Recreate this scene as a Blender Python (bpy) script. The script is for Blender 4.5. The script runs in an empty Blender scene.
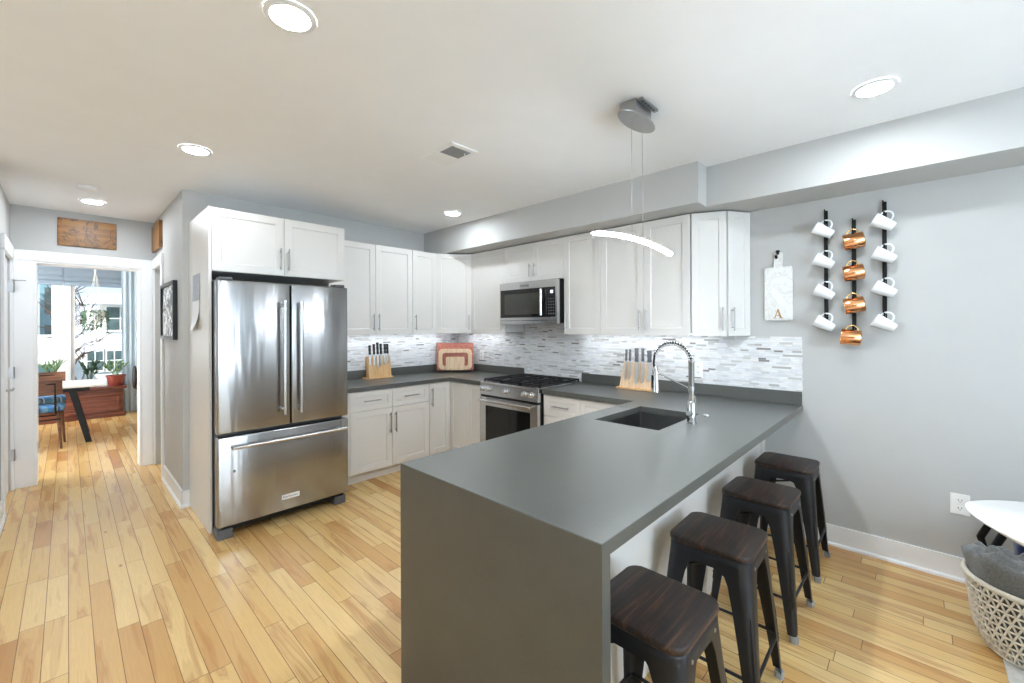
import bpy, bmesh, math, random
from mathutils import Vector, Matrix, noise
PI = math.pi
scene = bpy.context.scene
COL = scene.collection

# ------------------------------------------------------------------ camera
F_PX, YAW, ROLL, SHIFT_PX, CAM_H = 425.308, 0.8077, -0.0042, 14.904, 1.4695
fw = Vector((math.sin(YAW), math.cos(YAW), 0)); rt = Vector((math.cos(YAW), -math.sin(YAW), 0)); up = Vector((0, 0, 1))
cr = math.cos(ROLL) * rt + math.sin(ROLL) * up
cu = math.cos(ROLL) * up - math.sin(ROLL) * rt
cam_data = bpy.data.cameras.new('camera')
cam = bpy.data.objects.new('camera', cam_data); COL.objects.link(cam)
cam_data.sensor_fit = 'HORIZONTAL'; cam_data.sensor_width = 36.0
cam_data.lens = 36.0 * F_PX / 1024.0
cam_data.shift_y = -SHIFT_PX / 1024.0
cam_data.clip_start = 0.02; cam_data.clip_end = 200
cam.matrix_world = Matrix(((cr.x, cu.x, -fw.x, 0), (cr.y, cu.y, -fw.y, 0), (cr.z, cu.z, -fw.z, CAM_H), (0, 0, 0, 1)))
scene.camera = cam

# ------------------------------------------------------------------ world, sun, daylight, exposure
EXPOSURE = 1.24
SKY = 2.6
REAR_DAY = 60.0
UP_FILL = 128.0  # added upward fill for the ceiling
RIGHT_DAY = 4.0
LEFT_DAY = 15.0
FAR_FILL = 85.0  # added side fill in the far room
CAN = 80.0          # recessed downlights
BAR = 88.0          # linear pendant
STRIP = 11.0        # under cabinet strips
scene.view_settings.view_transform = 'Standard'
scene.view_settings.look = 'None'
scene.view_settings.gamma = 1.0
scene.view_settings.use_curve_mapping = False
scene.view_settings.exposure = EXPOSURE
scene.cycles.use_denoising = True
scene.cycles.max_bounces = 8
scene.cycles.diffuse_bounces = 5
scene.cycles.glossy_bounces = 4
scene.cycles.transmission_bounces = 6
scene.cycles.transparent_max_bounces = 8
scene.cycles.sample_clamp_indirect = 6.0
scene.cycles.caustics_reflective = False
scene.cycles.caustics_refractive = False

world = bpy.data.worlds.new('world'); scene.world = world; world.use_nodes = True
wn = world.node_tree; wn.nodes.clear()
w_out = wn.nodes.new('ShaderNodeOutputWorld'); w_bg = wn.nodes.new('ShaderNodeBackground')
w_sky = wn.nodes.new('ShaderNodeTexSky')
w_sky.sky_type = 'HOSEK_WILKIE'; w_sky.turbidity = 5.0; w_sky.ground_albedo = 0.4
w_sky.sun_direction = Vector((-0.5, -0.6, 0.62)).normalized()
w_bg.inputs['Strength'].default_value = SKY
wn.links.new(w_sky.outputs[0], w_bg.inputs[0]); wn.links.new(w_bg.outputs[0], w_out.inputs[0])

def add_light(name, kind, loc, rot, energy, color=(1, 1, 1), size=None, size_y=None, portal=False):
    d = bpy.data.lights.new(name, kind); d.energy = energy; d.color = color
    if kind == 'AREA':
        d.shape = 'RECTANGLE'; d.size = size; d.size_y = size_y
        if portal: d.cycles.is_portal = True
    o = bpy.data.objects.new(name, d); COL.objects.link(o)
    o.location = loc; o.rotation_euler = rot
    return o
sun = add_light('sun', 'SUN', (0, 0, 8), (math.radians(48), 0, math.radians(-40)), 3.2, (1.0, 0.96, 0.9)); sun.data.angle = 0.02
# area lights added as daylight from unseen living room windows, set against solid walls
add_light('daylight_rear', 'AREA', (0.7, -4.44, 1.45), (math.radians(90), 0, 0), REAR_DAY, (0.80, 0.90, 1.0), 2.2, 1.9)
add_light('daylight_left', 'AREA', (-2.94, 3.1, 1.45), (math.radians(90), 0, math.radians(-90)), LEFT_DAY, (0.80, 0.90, 1.0), 2.4, 1.8)
add_light('daylight_right', 'AREA', (3.44, -3.0, 1.45), (math.radians(90), 0, math.radians(90)), RIGHT_DAY, (0.80, 0.90, 1.0), 2.4, 1.7)
add_light('far_room_fill', 'AREA', (-2.44, 8.3, 1.6), (math.radians(90), 0, math.radians(-90)), FAR_FILL, (0.93, 0.97, 1.0), 2.6, 1.8)  # added fill light along the solid side wall; no window there
add_light('window_portal', 'AREA', (0.3, 10.24, 1.5), (math.radians(90), 0, math.radians(180)), 1.0, (1, 1, 1), 3.2, 2.2, portal=True)

# ------------------------------------------------------------------ material helpers
def srgb(r, g, b):
    f = lambda c: c / 12.92 if c <= 0.04045 else ((c + 0.055) / 1.055) ** 2.4
    return (f(r / 255), f(g / 255), f(b / 255), 1)

class NT:
    def __init__(s, name):
        s.m = bpy.data.materials.new(name); s.m.use_nodes = True
        s.t = s.m.node_tree; s.t.nodes.clear()
        s.out = s.n('ShaderNodeOutputMaterial'); s.b = s.n('ShaderNodeBsdfPrincipled')
        s.l(s.b.outputs[0], s.out.inputs[0])
    def n(s, t, **k):
        x = s.t.nodes.new(t)
        for a, b in k.items(): setattr(x, a, b)
        return x
    def l(s, a, b): s.t.links.new(a, b)
    def put(s, sock, v):
        if hasattr(v, 'is_output') or isinstance(v, bpy.types.NodeSocket): s.l(v, sock)
        else: sock.default_value = v
    def math(s, op, a, b=None, c=None):
        x = s.n('ShaderNodeMath', operation=op); s.put(x.inputs[0], a)
        if b is not None: s.put(x.inputs[1], b)
        if c is not None: s.put(x.inputs[2], c)
        return x.outputs[0]
    def obj(s):
        c = s.n('ShaderNodeTexCoord'); x = s.n('ShaderNodeSeparateXYZ'); s.l(c.outputs['Object'], x.inputs[0])
        return c.outputs['Object'], x.outputs[0], x.outputs[1], x.outputs[2]
    def comb(s, a, b, c=0.0):
        x = s.n('ShaderNodeCombineXYZ'); s.put(x.inputs[0], a); s.put(x.inputs[1], b); s.put(x.inputs[2], c); return x.outputs[0]
    def noise(s, vec, scale, detail=3, rough=0.5, dist=0.0):
        x = s.n('ShaderNodeTexNoise'); s.put(x.inputs['Vector'], vec); x.inputs['Scale'].default_value = scale
        x.inputs['Detail'].default_value = detail; x.inputs['Roughness'].default_value = rough; x.inputs['Distortion'].default_value = dist
        return x.outputs[0]
    def white(s, vec):
        x = s.n('ShaderNodeTexWhiteNoise', noise_dimensions='3D'); s.put(x.inputs['Vector'], vec); return x.outputs[0]
    def ramp(s, fac, stops, mode='LINEAR'):
        x = s.n('ShaderNodeValToRGB'); s.put(x.inputs[0], fac); r = x.color_ramp; r.interpolation = mode
        while len(r.elements) < len(stops): r.elements.new(0.5)
        for e, (p, c) in zip(r.elements, stops): e.position = p; e.color = c
        return x.outputs[0]
    def mix(s, fac, a, b, mode='MIX'):
        x = s.n('ShaderNodeMix', data_type='RGBA', blend_type=mode); s.put(x.inputs[0], fac); s.put(x.inputs[6], a); s.put(x.inputs[7], b); return x.outputs[2]
    def bump(s, h, strength=0.2, dist=0.002):
        x = s.n('ShaderNodeBump'); s.put(x.inputs['Height'], h); x.inputs['Strength'].default_value = strength; x.inputs['Distance'].default_value = dist
        s.l(x.outputs[0], s.b.inputs['Normal']); return x
    def set(s, base=None, rough=None, metal=None, spec=None, emit=None, estr=None, coat=None):
        if base is not None: s.put(s.b.inputs['Base Color'], base)
        if rough is not None: s.put(s.b.inputs['Roughness'], rough)
        if metal is not None: s.put(s.b.inputs['Metallic'], metal)
        if spec is not None: s.b.inputs['Specular IOR Level'].default_value = spec
        if emit is not None: s.put(s.b.inputs['Emission Color'], emit); s.b.inputs['Emission Strength'].default_value = estr
        if coat is not None: s.b.inputs['Coat Weight'].default_value = coat; s.b.inputs['Coat Roughness'].default_value = 0.15
        return s.m

def simple(name, col, rough=0.5, metal=0.0, var=0.04, scale=20.0, spec=0.5, bump=0.0):
    t = NT(name); o, x, y, z = t.obj()
    f = t.noise(o, scale, 3)
    c2 = tuple(max(0, c * (1 - var)) for c in col[:3]) + (1,); c1 = tuple(min(1, c * (1 + var)) for c in col[:3]) + (1,)
    t.set(base=t.ramp(f, [(0.3, c2), (0.7, c1)]), rough=rough, metal=metal, spec=spec)
    if bump: t.bump(f, bump)
    return t.m

def emitter(name, col, strength):
    t = NT(name); t.set(base=(0.9, 0.9, 0.9, 1), rough=0.4, emit=col, estr=strength); return t.m

def planks(t, u, v, bw, bl, gap):
    row = t.math('FLOOR', t.math('DIVIDE', u, bw))
    r = t.white(t.comb(row, 3.7, 1.3))
    ln = t.math('MULTIPLY_ADD', r, 0.9 * bl, 0.55 * bl)
    v2 = t.math('ADD', t.math('DIVIDE', v, ln), t.math('MULTIPLY', r, 37.3))
    idx = t.math('FLOOR', v2)
    h = t.white(t.comb(row, idx, 7.7))
    fu = t.math('FRACT', t.math('DIVIDE', u, bw)); fv = t.math('FRACT', v2)
    eu = t.math('MULTIPLY', t.math('MINIMUM', fu, t.math('SUBTRACT', 1.0, fu)), bw)
    ev = t.math('MULTIPLY', t.math('MINIMUM', fv, t.math('SUBTRACT', 1.0, fv)), ln)
    e = t.math('MINIMUM', eu, ev)
    g = t.math('LESS_THAN', e, gap)
    return row, idx, h, g

M = {}
def mat_floor():
    t = NT('floor_maple'); o, x, y, z = t.obj()
    row, idx, h, g = planks(t, x, y, 0.0826, 0.85, 0.0014)
    base = t.ramp(h, [(0.0, srgb(236, 203, 142)), (0.4, srgb(231, 195, 131)), (0.7, srgb(223, 183, 118)), (0.9, srgb(210, 164, 101)), (1.0, srgb(190, 140, 83))])
    gv = t.comb(t.math('MULTIPLY', x, 9.5), t.math('MULTIPLY_ADD', h, 31.0, t.math('MULTIPLY', y, 0.75)), t.math('MULTIPLY', row, 3.1))
    gr = t.noise(gv, 1.5, 2.5, 0.5, 0.7)
    rings = t.math('MULTIPLY_ADD', t.math('SINE', t.math('MULTIPLY', gr, 105.0)), 0.5, 0.5)
    heart = t.ramp(gr, [(0.53, (0, 0, 0, 1)), (0.60, (0.75, 0.75, 0.75, 1)), (0.70, (1, 1, 1, 1))])
    c = t.mix(t.math('MULTIPLY', heart, t.math('MULTIPLY_ADD', rings, 0.26, 0.34)), base, srgb(172, 112, 60))
    c = t.mix(t.math('MULTIPLY', rings, 0.10), c, srgb(188, 140, 86))
    vor = t.n('ShaderNodeTexVoronoi'); t.put(vor.inputs['Vector'], t.comb(t.math('MULTIPLY', x, 6.0), t.math('MULTIPLY', y, 2.6), 0.0)); vor.inputs['Scale'].default_value = 1.0
    sel = t.math('GREATER_THAN', t.white(t.comb(row, idx, 2.2)), 0.45)
    knot = t.math('MULTIPLY', t.ramp(vor.outputs['Distance'], [(0.02, (1, 1, 1, 1)), (0.07, (0, 0, 0, 1))]), sel)
    c = t.mix(t.math('MULTIPLY', knot, 0.7), c, srgb(96, 56, 30))
    fine = t.noise(t.comb(t.math('MULTIPLY', x, 160.0), t.math('MULTIPLY', y, 5.0), row), 1.0, 3, 0.6)
    c = t.mix(t.ramp(fine, [(0.35, (0.14, 0.14, 0.14, 1)), (0.7, (0, 0, 0, 1))]), c, srgb(160, 112, 66))
    c = t.mix(t.math('MULTIPLY', g, 0.85), c, srgb(84, 50, 26))
    t.set(base=c, rough=t.ramp(fine, [(0.3, (0.20, 0.20, 0.20, 1)), (0.7, (0.26, 0.26, 0.26, 1))]), spec=0.62)
    t.bump(t.math('SUBTRACT', 1.0, g), 0.25, 0.001)
    return t.m
def mat_mosaic(name, axis):
    t = NT(name); o, x, y, z = t.obj()
    u = x if axis == 'X' else y
    row, idx, h, g = planks(t, z, u, 0.0145, 0.085, 0.0009)
    c = t.ramp(h, [(0.0, srgb(234, 236, 238)), (0.3, srgb(220, 222, 225)), (0.55, srgb(228, 228, 227)), (0.75, srgb(208, 210, 211)), (0.88, srgb(194, 193, 190)), (0.945, srgb(170, 169, 166)), (0.982, srgb(124, 121, 118))], 'CONSTANT')
    vn = t.noise(t.comb(t.math('MULTIPLY', u, 18.0), t.math('MULTIPLY', z, 60.0), h), 1.0, 3)
    c = t.mix(t.ramp(vn, [(0.4, (0.22, 0.22, 0.22, 1)), (0.65, (0, 0, 0, 1))]), c, srgb(165, 163, 160))
    c = t.mix(t.math('MULTIPLY', g, 0.6), c, srgb(205, 205, 203))
    t.set(base=c, rough=t.math('MULTIPLY_ADD', h, 0.3, 0.15))
    t.bump(t.math('SUBTRACT', h, g), 0.3, 0.002)
    return t.m
def mat_steel(name, col, rough, axis='Z', aniso=0.6):
    t = NT(name); o, x, y, z = t.obj()
    s = {'Z': t.comb(t.math('MULTIPLY', x, 2.0), t.math('MULTIPLY', y, 2.0), t.math('MULTIPLY', z, 260.0)),
         'X': t.comb(t.math('MULTIPLY', x, 260.0), t.math('MULTIPLY', y, 2.0), t.math('MULTIPLY', z, 2.0))}[axis]
    n = t.noise(s, 1.0, 2)
    c2 = tuple(c * 0.97 for c in col[:3]) + (1,)
    t.set(base=t.ramp(n, [(0.3, c2), (0.7, col)]), metal=1.0, rough=t.math('MULTIPLY_ADD', n, 0.03, rough - 0.015))
    t.b.inputs['Anisotropic'].default_value = aniso; t.b.inputs['Anisotropic Rotation'].default_value = 0.25
    t.bump(t.noise(t.comb(t.math('MULTIPLY', x, 9.0), t.math('MULTIPLY', y, 9.0), t.math('MULTIPLY', z, 0.9)), 1.0, 2), 0.35, 0.014)
    tg = t.n('ShaderNodeTangent', direction_type='RADIAL', axis='Z'); t.l(tg.outputs[0], t.b.inputs['Tangent'])
    return t.m
def mat_wood(name, cols, axis='X', scale=1.0, rough=0.45, plank=None, lines=0.0):
    t = NT(name); o, x, y, z = t.obj()
    lo = [x, y, z]; k = 'XYZ'.index(axis)
    vv = [t.math('MULTIPLY', c, (2.2 if i == k else 38.0) * scale) for i, c in enumerate(lo)]
    n = t.noise(t.comb(*vv), 1.0, 5, 0.6, 0.8)
    c = t.ramp(n, [(0.28, cols[0]), (0.5, cols[1]), (0.72, cols[2])])
    if plank:
        j = (k + 1) % 3 if plank > 0 else (k + 2) % 3
        h = t.white(t.comb(t.math('FLOOR', t.math('DIVIDE', lo[j], abs(plank))), 1.1, 2.2))
        c = t.mix(t.math('MULTIPLY', h, 0.7), c, cols[0])
    if lines:
        w = t.noise(o, 4.5, 3, 0.55, 1.6)
        c = t.mix(t.ramp(w, [(0.47, (0, 0, 0, 1)), (0.50, (lines,) * 3 + (1,)), (0.53, (0, 0, 0, 1))]), c, (0.02, 0.012, 0.006, 1))
    t.set(base=c, rough=rough); t.bump(n, 0.12, 0.002)
    return t.m
def mat_glass(name, tint=(1, 1, 1, 1), gloss=0.08):
    t = NT(name); t.t.nodes.remove(t.b)
    tr = t.n('ShaderNodeBsdfTransparent'); tr.inputs[0].default_value = tint
    gl = t.n('ShaderNodeBsdfGlossy'); gl.inputs['Roughness'].default_value = 0.02
    fr = t.n('ShaderNodeFresnel'); fr.inputs[0].default_value = 1.45
    mx = t.n('ShaderNodeMixShader'); t.l(fr.outputs[0], mx.inputs[0]); t.l(tr.outputs[0], mx.inputs[1]); t.l(gl.outputs[0], mx.inputs[2])
    t.l(mx.outputs[0], t.out.inputs[0]); return t.m
def mat_art():
    t = NT('ink_print'); o, x, y, z = t.obj()
    n = t.noise(t.comb(t.math('MULTIPLY', x, 1.0), t.math('MULTIPLY', y, 6.0), t.math('MULTIPLY', z, 5.0)), 1.6, 4, 0.6, 1.5)
    t.set(base=t.ramp(n, [(0.46, srgb(24, 25, 30)), (0.5, srgb(235, 235, 236))], 'CONSTANT'), rough=0.35); return t.m
def mat_marble():
    t = NT('white_marble'); o, x, y, z = t.obj()
    n = t.noise(o, 9.0, 5, 0.6, 1.2)
    t.set(base=t.ramp(n, [(0.3, srgb(222, 222, 219)), (0.47, srgb(216, 216, 213)), (0.5, srgb(200, 200, 197)), (0.53, srgb(218, 218, 215))]), rough=0.3); return t.m
def mat_siding():
    t = NT('white_siding'); o, x, y, z = t.obj()
    f = t.math('FRACT', t.math('DIVIDE', z, 0.16))
    t.set(base=t.ramp(f, [(0.0, srgb(190, 196, 200)), (0.12, srgb(236, 240, 242)), (1.0, srgb(240, 243, 245))]), rough=0.6); return t.m
def mat_leaf(name, a, b):
    t = NT(name); o, x, y, z = t.obj(); n = t.noise(o, 25.0, 2)
    t.set(base=t.ramp(n, [(0.35, a), (0.65, b)]), rough=0.5); return t.m
def mat_stripe():
    t = NT('blue_striped_cloth'); o, x, y, z = t.obj()
    f = t.math('FRACT', t.math('DIVIDE', t.math('ADD', x, t.math('MULTIPLY', y, 0.4)), 0.16))
    n = t.noise(o, 60.0, 2)
    c = t.ramp(f, [(0.0, srgb(70, 130, 185)), (0.4, srgb(70, 130, 185)), (0.45, srgb(210, 222, 232)), (0.55, srgb(30, 60, 110)), (0.75, srgb(110, 160, 200))])
    t.set(base=t.mix(t.math('MULTIPLY', n, 0.3), c, srgb(40, 80, 130)), rough=0.85); return t.m

M['floor'] = mat_floor()
M['wall'] = simple('grey_wall_paint', srgb(184, 184, 182), 0.6, var=0.012, scale=6, bump=0.02)
M['ceil'] = simple('ceiling_paint', srgb(241, 242, 243), 0.8, var=0.01, scale=5)
M['trim'] = simple('white_trim_paint', srgb(233, 234, 235), 0.4, var=0.01, scale=8)
M['cab'] = simple('white_cabinet_paint', srgb(219, 217, 213), 0.32, var=0.008, scale=6)
M['tile_x'] = mat_mosaic('mosaic_strip_tile', 'X'); M['tile_y'] = mat_mosaic('mosaic_strip_tile_side', 'Y')
def mat_counter():
    t = NT('grey_quartz'); o, x, y, z = t.obj()
    n = t.noise(o, 5.0, 5, 0.65); f = t.noise(o, 260.0, 2)
    c = t.ramp(n, [(0.3, srgb(69, 71, 68)), (0.7, srgb(79, 81, 77))])
    c = t.mix(t.ramp(f, [(0.62, (0, 0, 0, 1)), (0.75, (0.3, 0.3, 0.3, 1))]), c, srgb(130, 132, 126))
    t.set(base=c, rough=t.math('MULTIPLY_ADD', n, 0.1, 0.28), spec=0.8); return t.m
M['counter'] = mat_counter()
M['steel'] = mat_steel('brushed_steel', (0.36, 0.367, 0.375, 1), 0.22, aniso=0.75)
M['steel_plain'] = simple('satin_steel', (0.62, 0.62, 0.62, 1), 0.25, 1.0, var=0.02)
M['chrome'] = simple('chrome', (0.60, 0.61, 0.62, 1), 0.1, 1.0, var=0.01)
M['nickel'] = simple('brushed_nickel', (0.40, 0.40, 0.40, 1), 0.3, 1.0, var=0.03)
M['sinksteel'] = simple('sink_steel', (0.24, 0.24, 0.235, 1), 0.33, 1.0, var=0.05)
M['black'] = simple('black_enamel', srgb(13, 13, 14), 0.42, var=0.1, spec=0.3)
M['blackglass'] = simple('black_glass', srgb(20, 20, 20), 0.06, var=0.05)
M['mwglass'] = simple('smoked_glass', srgb(62, 62, 58), 0.12, var=0.05)
M['iron'] = simple('cast_iron', srgb(26, 26, 27), 0.55, var=0.15, scale=80, bump=0.1)
M['grey_plastic'] = simple('grey_plastic', srgb(88, 90, 94), 0.5)
M['white_plastic'] = simple('white_plastic', srgb(236, 236, 234), 0.35, var=0.01)
M['gunmetal'] = simple('gunmetal_steel', srgb(50, 51, 54), 0.42, 0.7, var=0.08, scale=14)
M['darkwood'] = mat_wood('dark_stained_wood', [srgb(15, 11, 10), srgb(40, 25, 18), srgb(106, 69, 44)], 'X', 1.25, 0.5, plank=0.055)
M['rubber'] = simple('grey_rubber', srgb(150, 152, 153), 0.7)
M['porcelain'] = simple('white_porcelain', srgb(226, 227, 227), 0.15, var=0.006)
M['copper'] = simple('copper', (0.80, 0.37, 0.17, 1), 0.14, 1.0, var=0.06, scale=40)
M['brass'] = simple('brass', (0.75, 0.55, 0.25, 1), 0.25, 1.0, var=0.05)
M['goldpaint'] = simple('gold_paint', srgb(160, 122, 62), 0.45, 0.4, var=0.1)
M['ventgrey'] = simple('vent_grey', srgb(140, 141, 142), 0.5)
M['beech'] = mat_wood('beech_wood', [srgb(196, 150, 98), srgb(216, 174, 122), srgb(228, 192, 144)], 'Z', 1.0, 0.45)
M['paleboard'] = mat_wood('pale_wood', [srgb(206, 172, 132), srgb(222, 192, 156), srgb(232, 208, 176)], 'Z', 1.0, 0.5)
M['redboard'] = mat_wood('red_brown_wood', [srgb(150, 84, 70), srgb(182, 108, 92), srgb(200, 128, 110)], 'X', 1.0, 0.5)
M['marble'] = mat_marble()
M['plaque'] = mat_wood('carved_amber_wood', [srgb(92, 58, 16), srgb(138, 90, 30), srgb(170, 118, 48)], 'X', 0.6, 0.4, lines=0.9)
M['chest'] = mat_wood('mahogany_chest', [srgb(62, 30, 20), srgb(104, 54, 36), srgb(140, 80, 54)], 'X', 0.8, 0.35)
M['walnut'] = mat_wood('walnut', [srgb(70, 42, 28), srgb(104, 66, 44), srgb(134, 90, 60)], 'X', 1.0, 0.35)
M['art'] = mat_art()
M['paper'] = simple('paper', srgb(238, 240, 243), 0.8, var=0.01)
M['printed'] = simple('grey_print_paper', srgb(176, 182, 190), 0.8, var=0.25, scale=70)
M['whitetop'] = simple('white_laminate', srgb(240, 240, 238), 0.2, var=0.006)
M['terracotta'] = simple('red_glazed_pot', srgb(138, 66, 56), 0.35, var=0.08)
M['soil'] = simple('soil', srgb(50, 36, 26), 0.95, var=0.3, scale=120)
M['leaf_dark'] = mat_leaf('dark_leaf', srgb(40, 66, 50), srgb(70, 100, 70)); M['leaf_mid'] = mat_leaf('green_leaf', srgb(86, 124, 84), srgb(140, 170, 126))
M['leaf_hang'] = mat_leaf('trailing_leaf', srgb(60, 92, 70), srgb(120, 150, 124))
M['glass'] = mat_glass('window_glass')
def mat_cloth(name, a, b, sc=60, rough=0.9, bump=0.3, thin=False):
    t = NT(name); o, x, y, z = t.obj(); n = t.noise(o, sc, 4, 0.7)
    t.set(base=t.ramp(n, [(0.3, a), (0.7, b)]), rough=rough, spec=0.2); t.bump(n, bump, 0.003)
    t.b.inputs['Sheen Weight'].default_value = 0.3
    if thin:
        tl_ = t.n('ShaderNodeBsdfTranslucent'); tl_.inputs[0].default_value = b; mx = t.n('ShaderNodeMixShader'); mx.inputs[0].default_value = 0.5
        t.l(t.b.outputs[0], mx.inputs[1]); t.l(tl_.outputs[0], mx.inputs[2]); t.l(mx.outputs[0], t.out.inputs[0])
    return t.m
M['curtain'] = mat_cloth('sheer_blue_curtain', srgb(236, 243, 247), srgb(226, 240, 248), 80, bump=0.05, thin=True)
M['shade'] = mat_cloth('pale_blue_shade', srgb(172, 190, 206), srgb(186, 202, 216), 60, bump=0.1, thin=True)
M['blanket'] = mat_cloth('grey_fleece', srgb(92, 94, 94), srgb(128, 130, 129), 140, 1.0, 0.5)
M['basket'] = mat_cloth('cream_rope', srgb(214, 206, 190), srgb(232, 226, 212), 120)
M['navy'] = mat_cloth('navy_velvet', srgb(22, 36, 78), srgb(34, 52, 100), 50)
M['rug'] = mat_cloth('pale_grey_rug', srgb(186, 184, 178), srgb(214, 212, 206), 26)
M['stripe'] = mat_stripe()
M['cord'] = mat_cloth('cotton_cord', srgb(214, 214, 210), srgb(232, 232, 228), 100)
M['siding'] = mat_siding()
M['snow'] = simple('white_roof', srgb(240, 243, 246), 0.7, var=0.03, scale=3)
M['bluehouse'] = simple('teal_siding', srgb(120, 160, 176), 0.7, var=0.08, scale=4)
M['winpane'] = simple('dark_window_pane', srgb(74, 96, 100), 0.1, var=0.25, scale=3)
M['bark'] = simple('bark', srgb(86, 74, 66), 0.9, var=0.3, scale=30)
M['conifer'] = mat_leaf('conifer_needles', srgb(60, 88, 84), srgb(104, 132, 124))
M['ground'] = simple('yard_ground', srgb(150, 156, 146), 0.95, var=0.15, scale=2)
M['can'] = emitter('downlight_diffuser', (0.86, 0.93, 1.0, 1), CAN)
M['can_hall'] = emitter('bright_downlight_diffuser', (0.86, 0.93, 1.0, 1), CAN * 1.4)
M['up_fill'] = emitter('added_uplight_glow', (0.50, 0.75, 1.0, 1), UP_FILL)  # glow of the added uplight
M['bar'] = emitter('pendant_diffuser', (0.88, 0.94, 1.0, 1), BAR)
M['strip'] = emitter('led_strip', (0.88, 0.93, 1.0, 1), STRIP)
M['display'] = emitter('blue_display', (0.35, 0.55, 1.0, 1), 1.5)

# ------------------------------------------------------------------ mesh helpers
def wloc(o):
    v = Vector((0, 0, 0))
    while o is not None: v += o.location; o = o.parent
    return v

class MB:
    def __init__(s): s.bm = bmesh.new(); s.mi = 0
    def face(s, vs):
        try:
            f = s.bm.faces.new(vs); f.material_index = s.mi; return f
        except ValueError: return None
    def hexa(s, p):
        v = [s.bm.verts.new(q) for q in p]
        for i in ((0, 3, 2, 1), (4, 5, 6, 7), (0, 1, 5, 4), (1, 2, 6, 5), (2, 3, 7, 6), (3, 0, 4, 7)): s.face([v[k] for k in i])
        return s
    def box(s, x0, x1, y0, y1, z0, z1):
        return s.hexa([(x0, y0, z0), (x1, y0, z0), (x1, y1, z0), (x0, y1, z0), (x0, y0, z1), (x1, y0, z1), (x1, y1, z1), (x0, y1, z1)])
    def obox(s, O, U, V, N, u0, u1, v0, v1, n0, n1):
        O, U, V, N = map(Vector, (O, U, V, N)); P = lambda u, v, n: O + U * u + V * v + N * n
        return s.hexa([P(u0, v0, n0), P(u1, v0, n0), P(u1, v1, n0), P(u0, v1, n0), P(u0, v0, n1), P(u1, v0, n1), P(u1, v1, n1), P(u0, v1, n1)])
    def loft(s, rings, cap0=True, cap1=True, closed=True):
        R = [[s.bm.verts.new(p) for p in r] for r in rings]; n = len(R[0])
        for a, b in zip(R, R[1:]):
            for i in range(n if closed else n - 1):
                j = (i + 1) % n; s.face([a[i], a[j], b[j], b[i]])
        if cap0: s.face(list(reversed(R[0])))
        if cap1: s.face(R[-1])
        return s
    def cyl(s, p0, p1, r0, r1=None, seg=16, caps=True):
        return s.tube([p0, p1], [r0, r0 if r1 is None else r1], seg, caps=caps)
    def tube(s, pts, r, seg=10, closed=False, caps=True):
        pts = [Vector(p) for p in pts]; n = len(pts); rr = r if isinstance(r, (list, tuple)) else [r] * n
        rings = []; prev = None
        for i, p in enumerate(pts):
            if closed: t = pts[(i + 1) % n] - pts[i - 1]
            else: t = pts[min(i + 1, n - 1)] - pts[max(i - 1, 0)]
            t.normalize()
            if prev is None:
                a = Vector((0, 0, 1)) if abs(t.z) < 0.9 else Vector((1, 0, 0)); u = t.cross(a).normalized()
            else:
                u = prev - t * prev.dot(t)
                u = u.normalized() if u.length > 1e-6 else t.orthogonal().normalized()
            prev = u; w = t.cross(u)
            rings.append([p + (u * math.cos(2 * PI * k / seg) + w * math.sin(2 * PI * k / seg)) * rr[i] for k in range(seg)])
        if closed: rings.append(rings[0]); return s.loft(rings, False, False)
        return s.loft(rings, caps, caps)
    def lathe(s, prof, O=(0, 0, 0), A=(0, 0, 1), seg=28, cap0=True, cap1=True):
        O = Vector(O); A = Vector(A).normalized(); u = A.orthogonal().normalized(); w = A.cross(u)
        return s.loft([[O + A * z + (u * math.cos(2 * PI * k / seg) + w * math.sin(2 * PI * k / seg)) * max(r, 1e-4) for k in range(seg)] for r, z in prof], cap0, cap1)
    def prism(s, poly, z0, z1):
        return s.loft([[(x, y, z0) for x, y in poly], [(x, y, z1) for x, y in poly]])
    def oprism(s, O, U, V, N, poly, n0, n1):
        O, U, V, N = map(Vector, (O, U, V, N))
        return s.loft([[O + U * a + V * b + N * n for a, b in poly] for n in (n0, n1)])
    def shaker(s, O, U, V, N, w, h, rail=0.058, t=0.019, rec=0.007):
        O, U, V, N = map(Vector, (O, U, V, N)); P = lambda u, v, n: O + U * u + V * v + N * n
        rw = min(rail, w * 0.3); rh = min(rail, h * 0.28)
        q = lambda a, b, n: [P(a, b, n), P(w - a, b, n), P(w - a, h - b, n), P(a, h - b, n)]
        return s.loft([q(0, 0, 0), q(0, 0, t), q(rw, rh, t), q(rw + 0.003, rh + 0.003, t - rec)])
    def build(s, name, mats, parent=None, bevel=0.0, seg=2, bz=-99, smooth=None, origin=None, **props):
        bm = s.bm
        bmesh.ops.recalc_face_normals(bm, faces=bm.faces)
        if bevel:
            ed = [e for e in bm.edges if len(e.link_faces) == 2 and e.calc_face_angle(0) > 0.6 and min(v.co.z for v in e.verts) > bz]
            if ed: bmesh.ops.bevel(bm, geom=ed, offset=bevel, segments=seg, profile=0.5, affect='EDGES', clamp_overlap=True)
        off = wloc(parent) if parent is not None else Vector(origin or (0, 0, 0))
        if off.length: bmesh.ops.translate(bm, verts=bm.verts, vec=-off)
        me = bpy.data.meshes.new(name); bm.to_mesh(me); bm.free()
        for m in (mats if isinstance(mats, (list, tuple)) else [mats]): me.materials.append(M[m] if isinstance(m, str) else m)
        if smooth is not None:
            me.polygons.foreach_set('use_smooth', [True] * len(me.polygons))
            me.set_sharp_from_angle(angle=math.radians(smooth))
        o = bpy.data.objects.new(name, me); COL.objects.link(o)
        if parent is not None: o.parent = parent
        else: o.location = off
        for k, v in props.items(): o[k] = v
        return o

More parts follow.
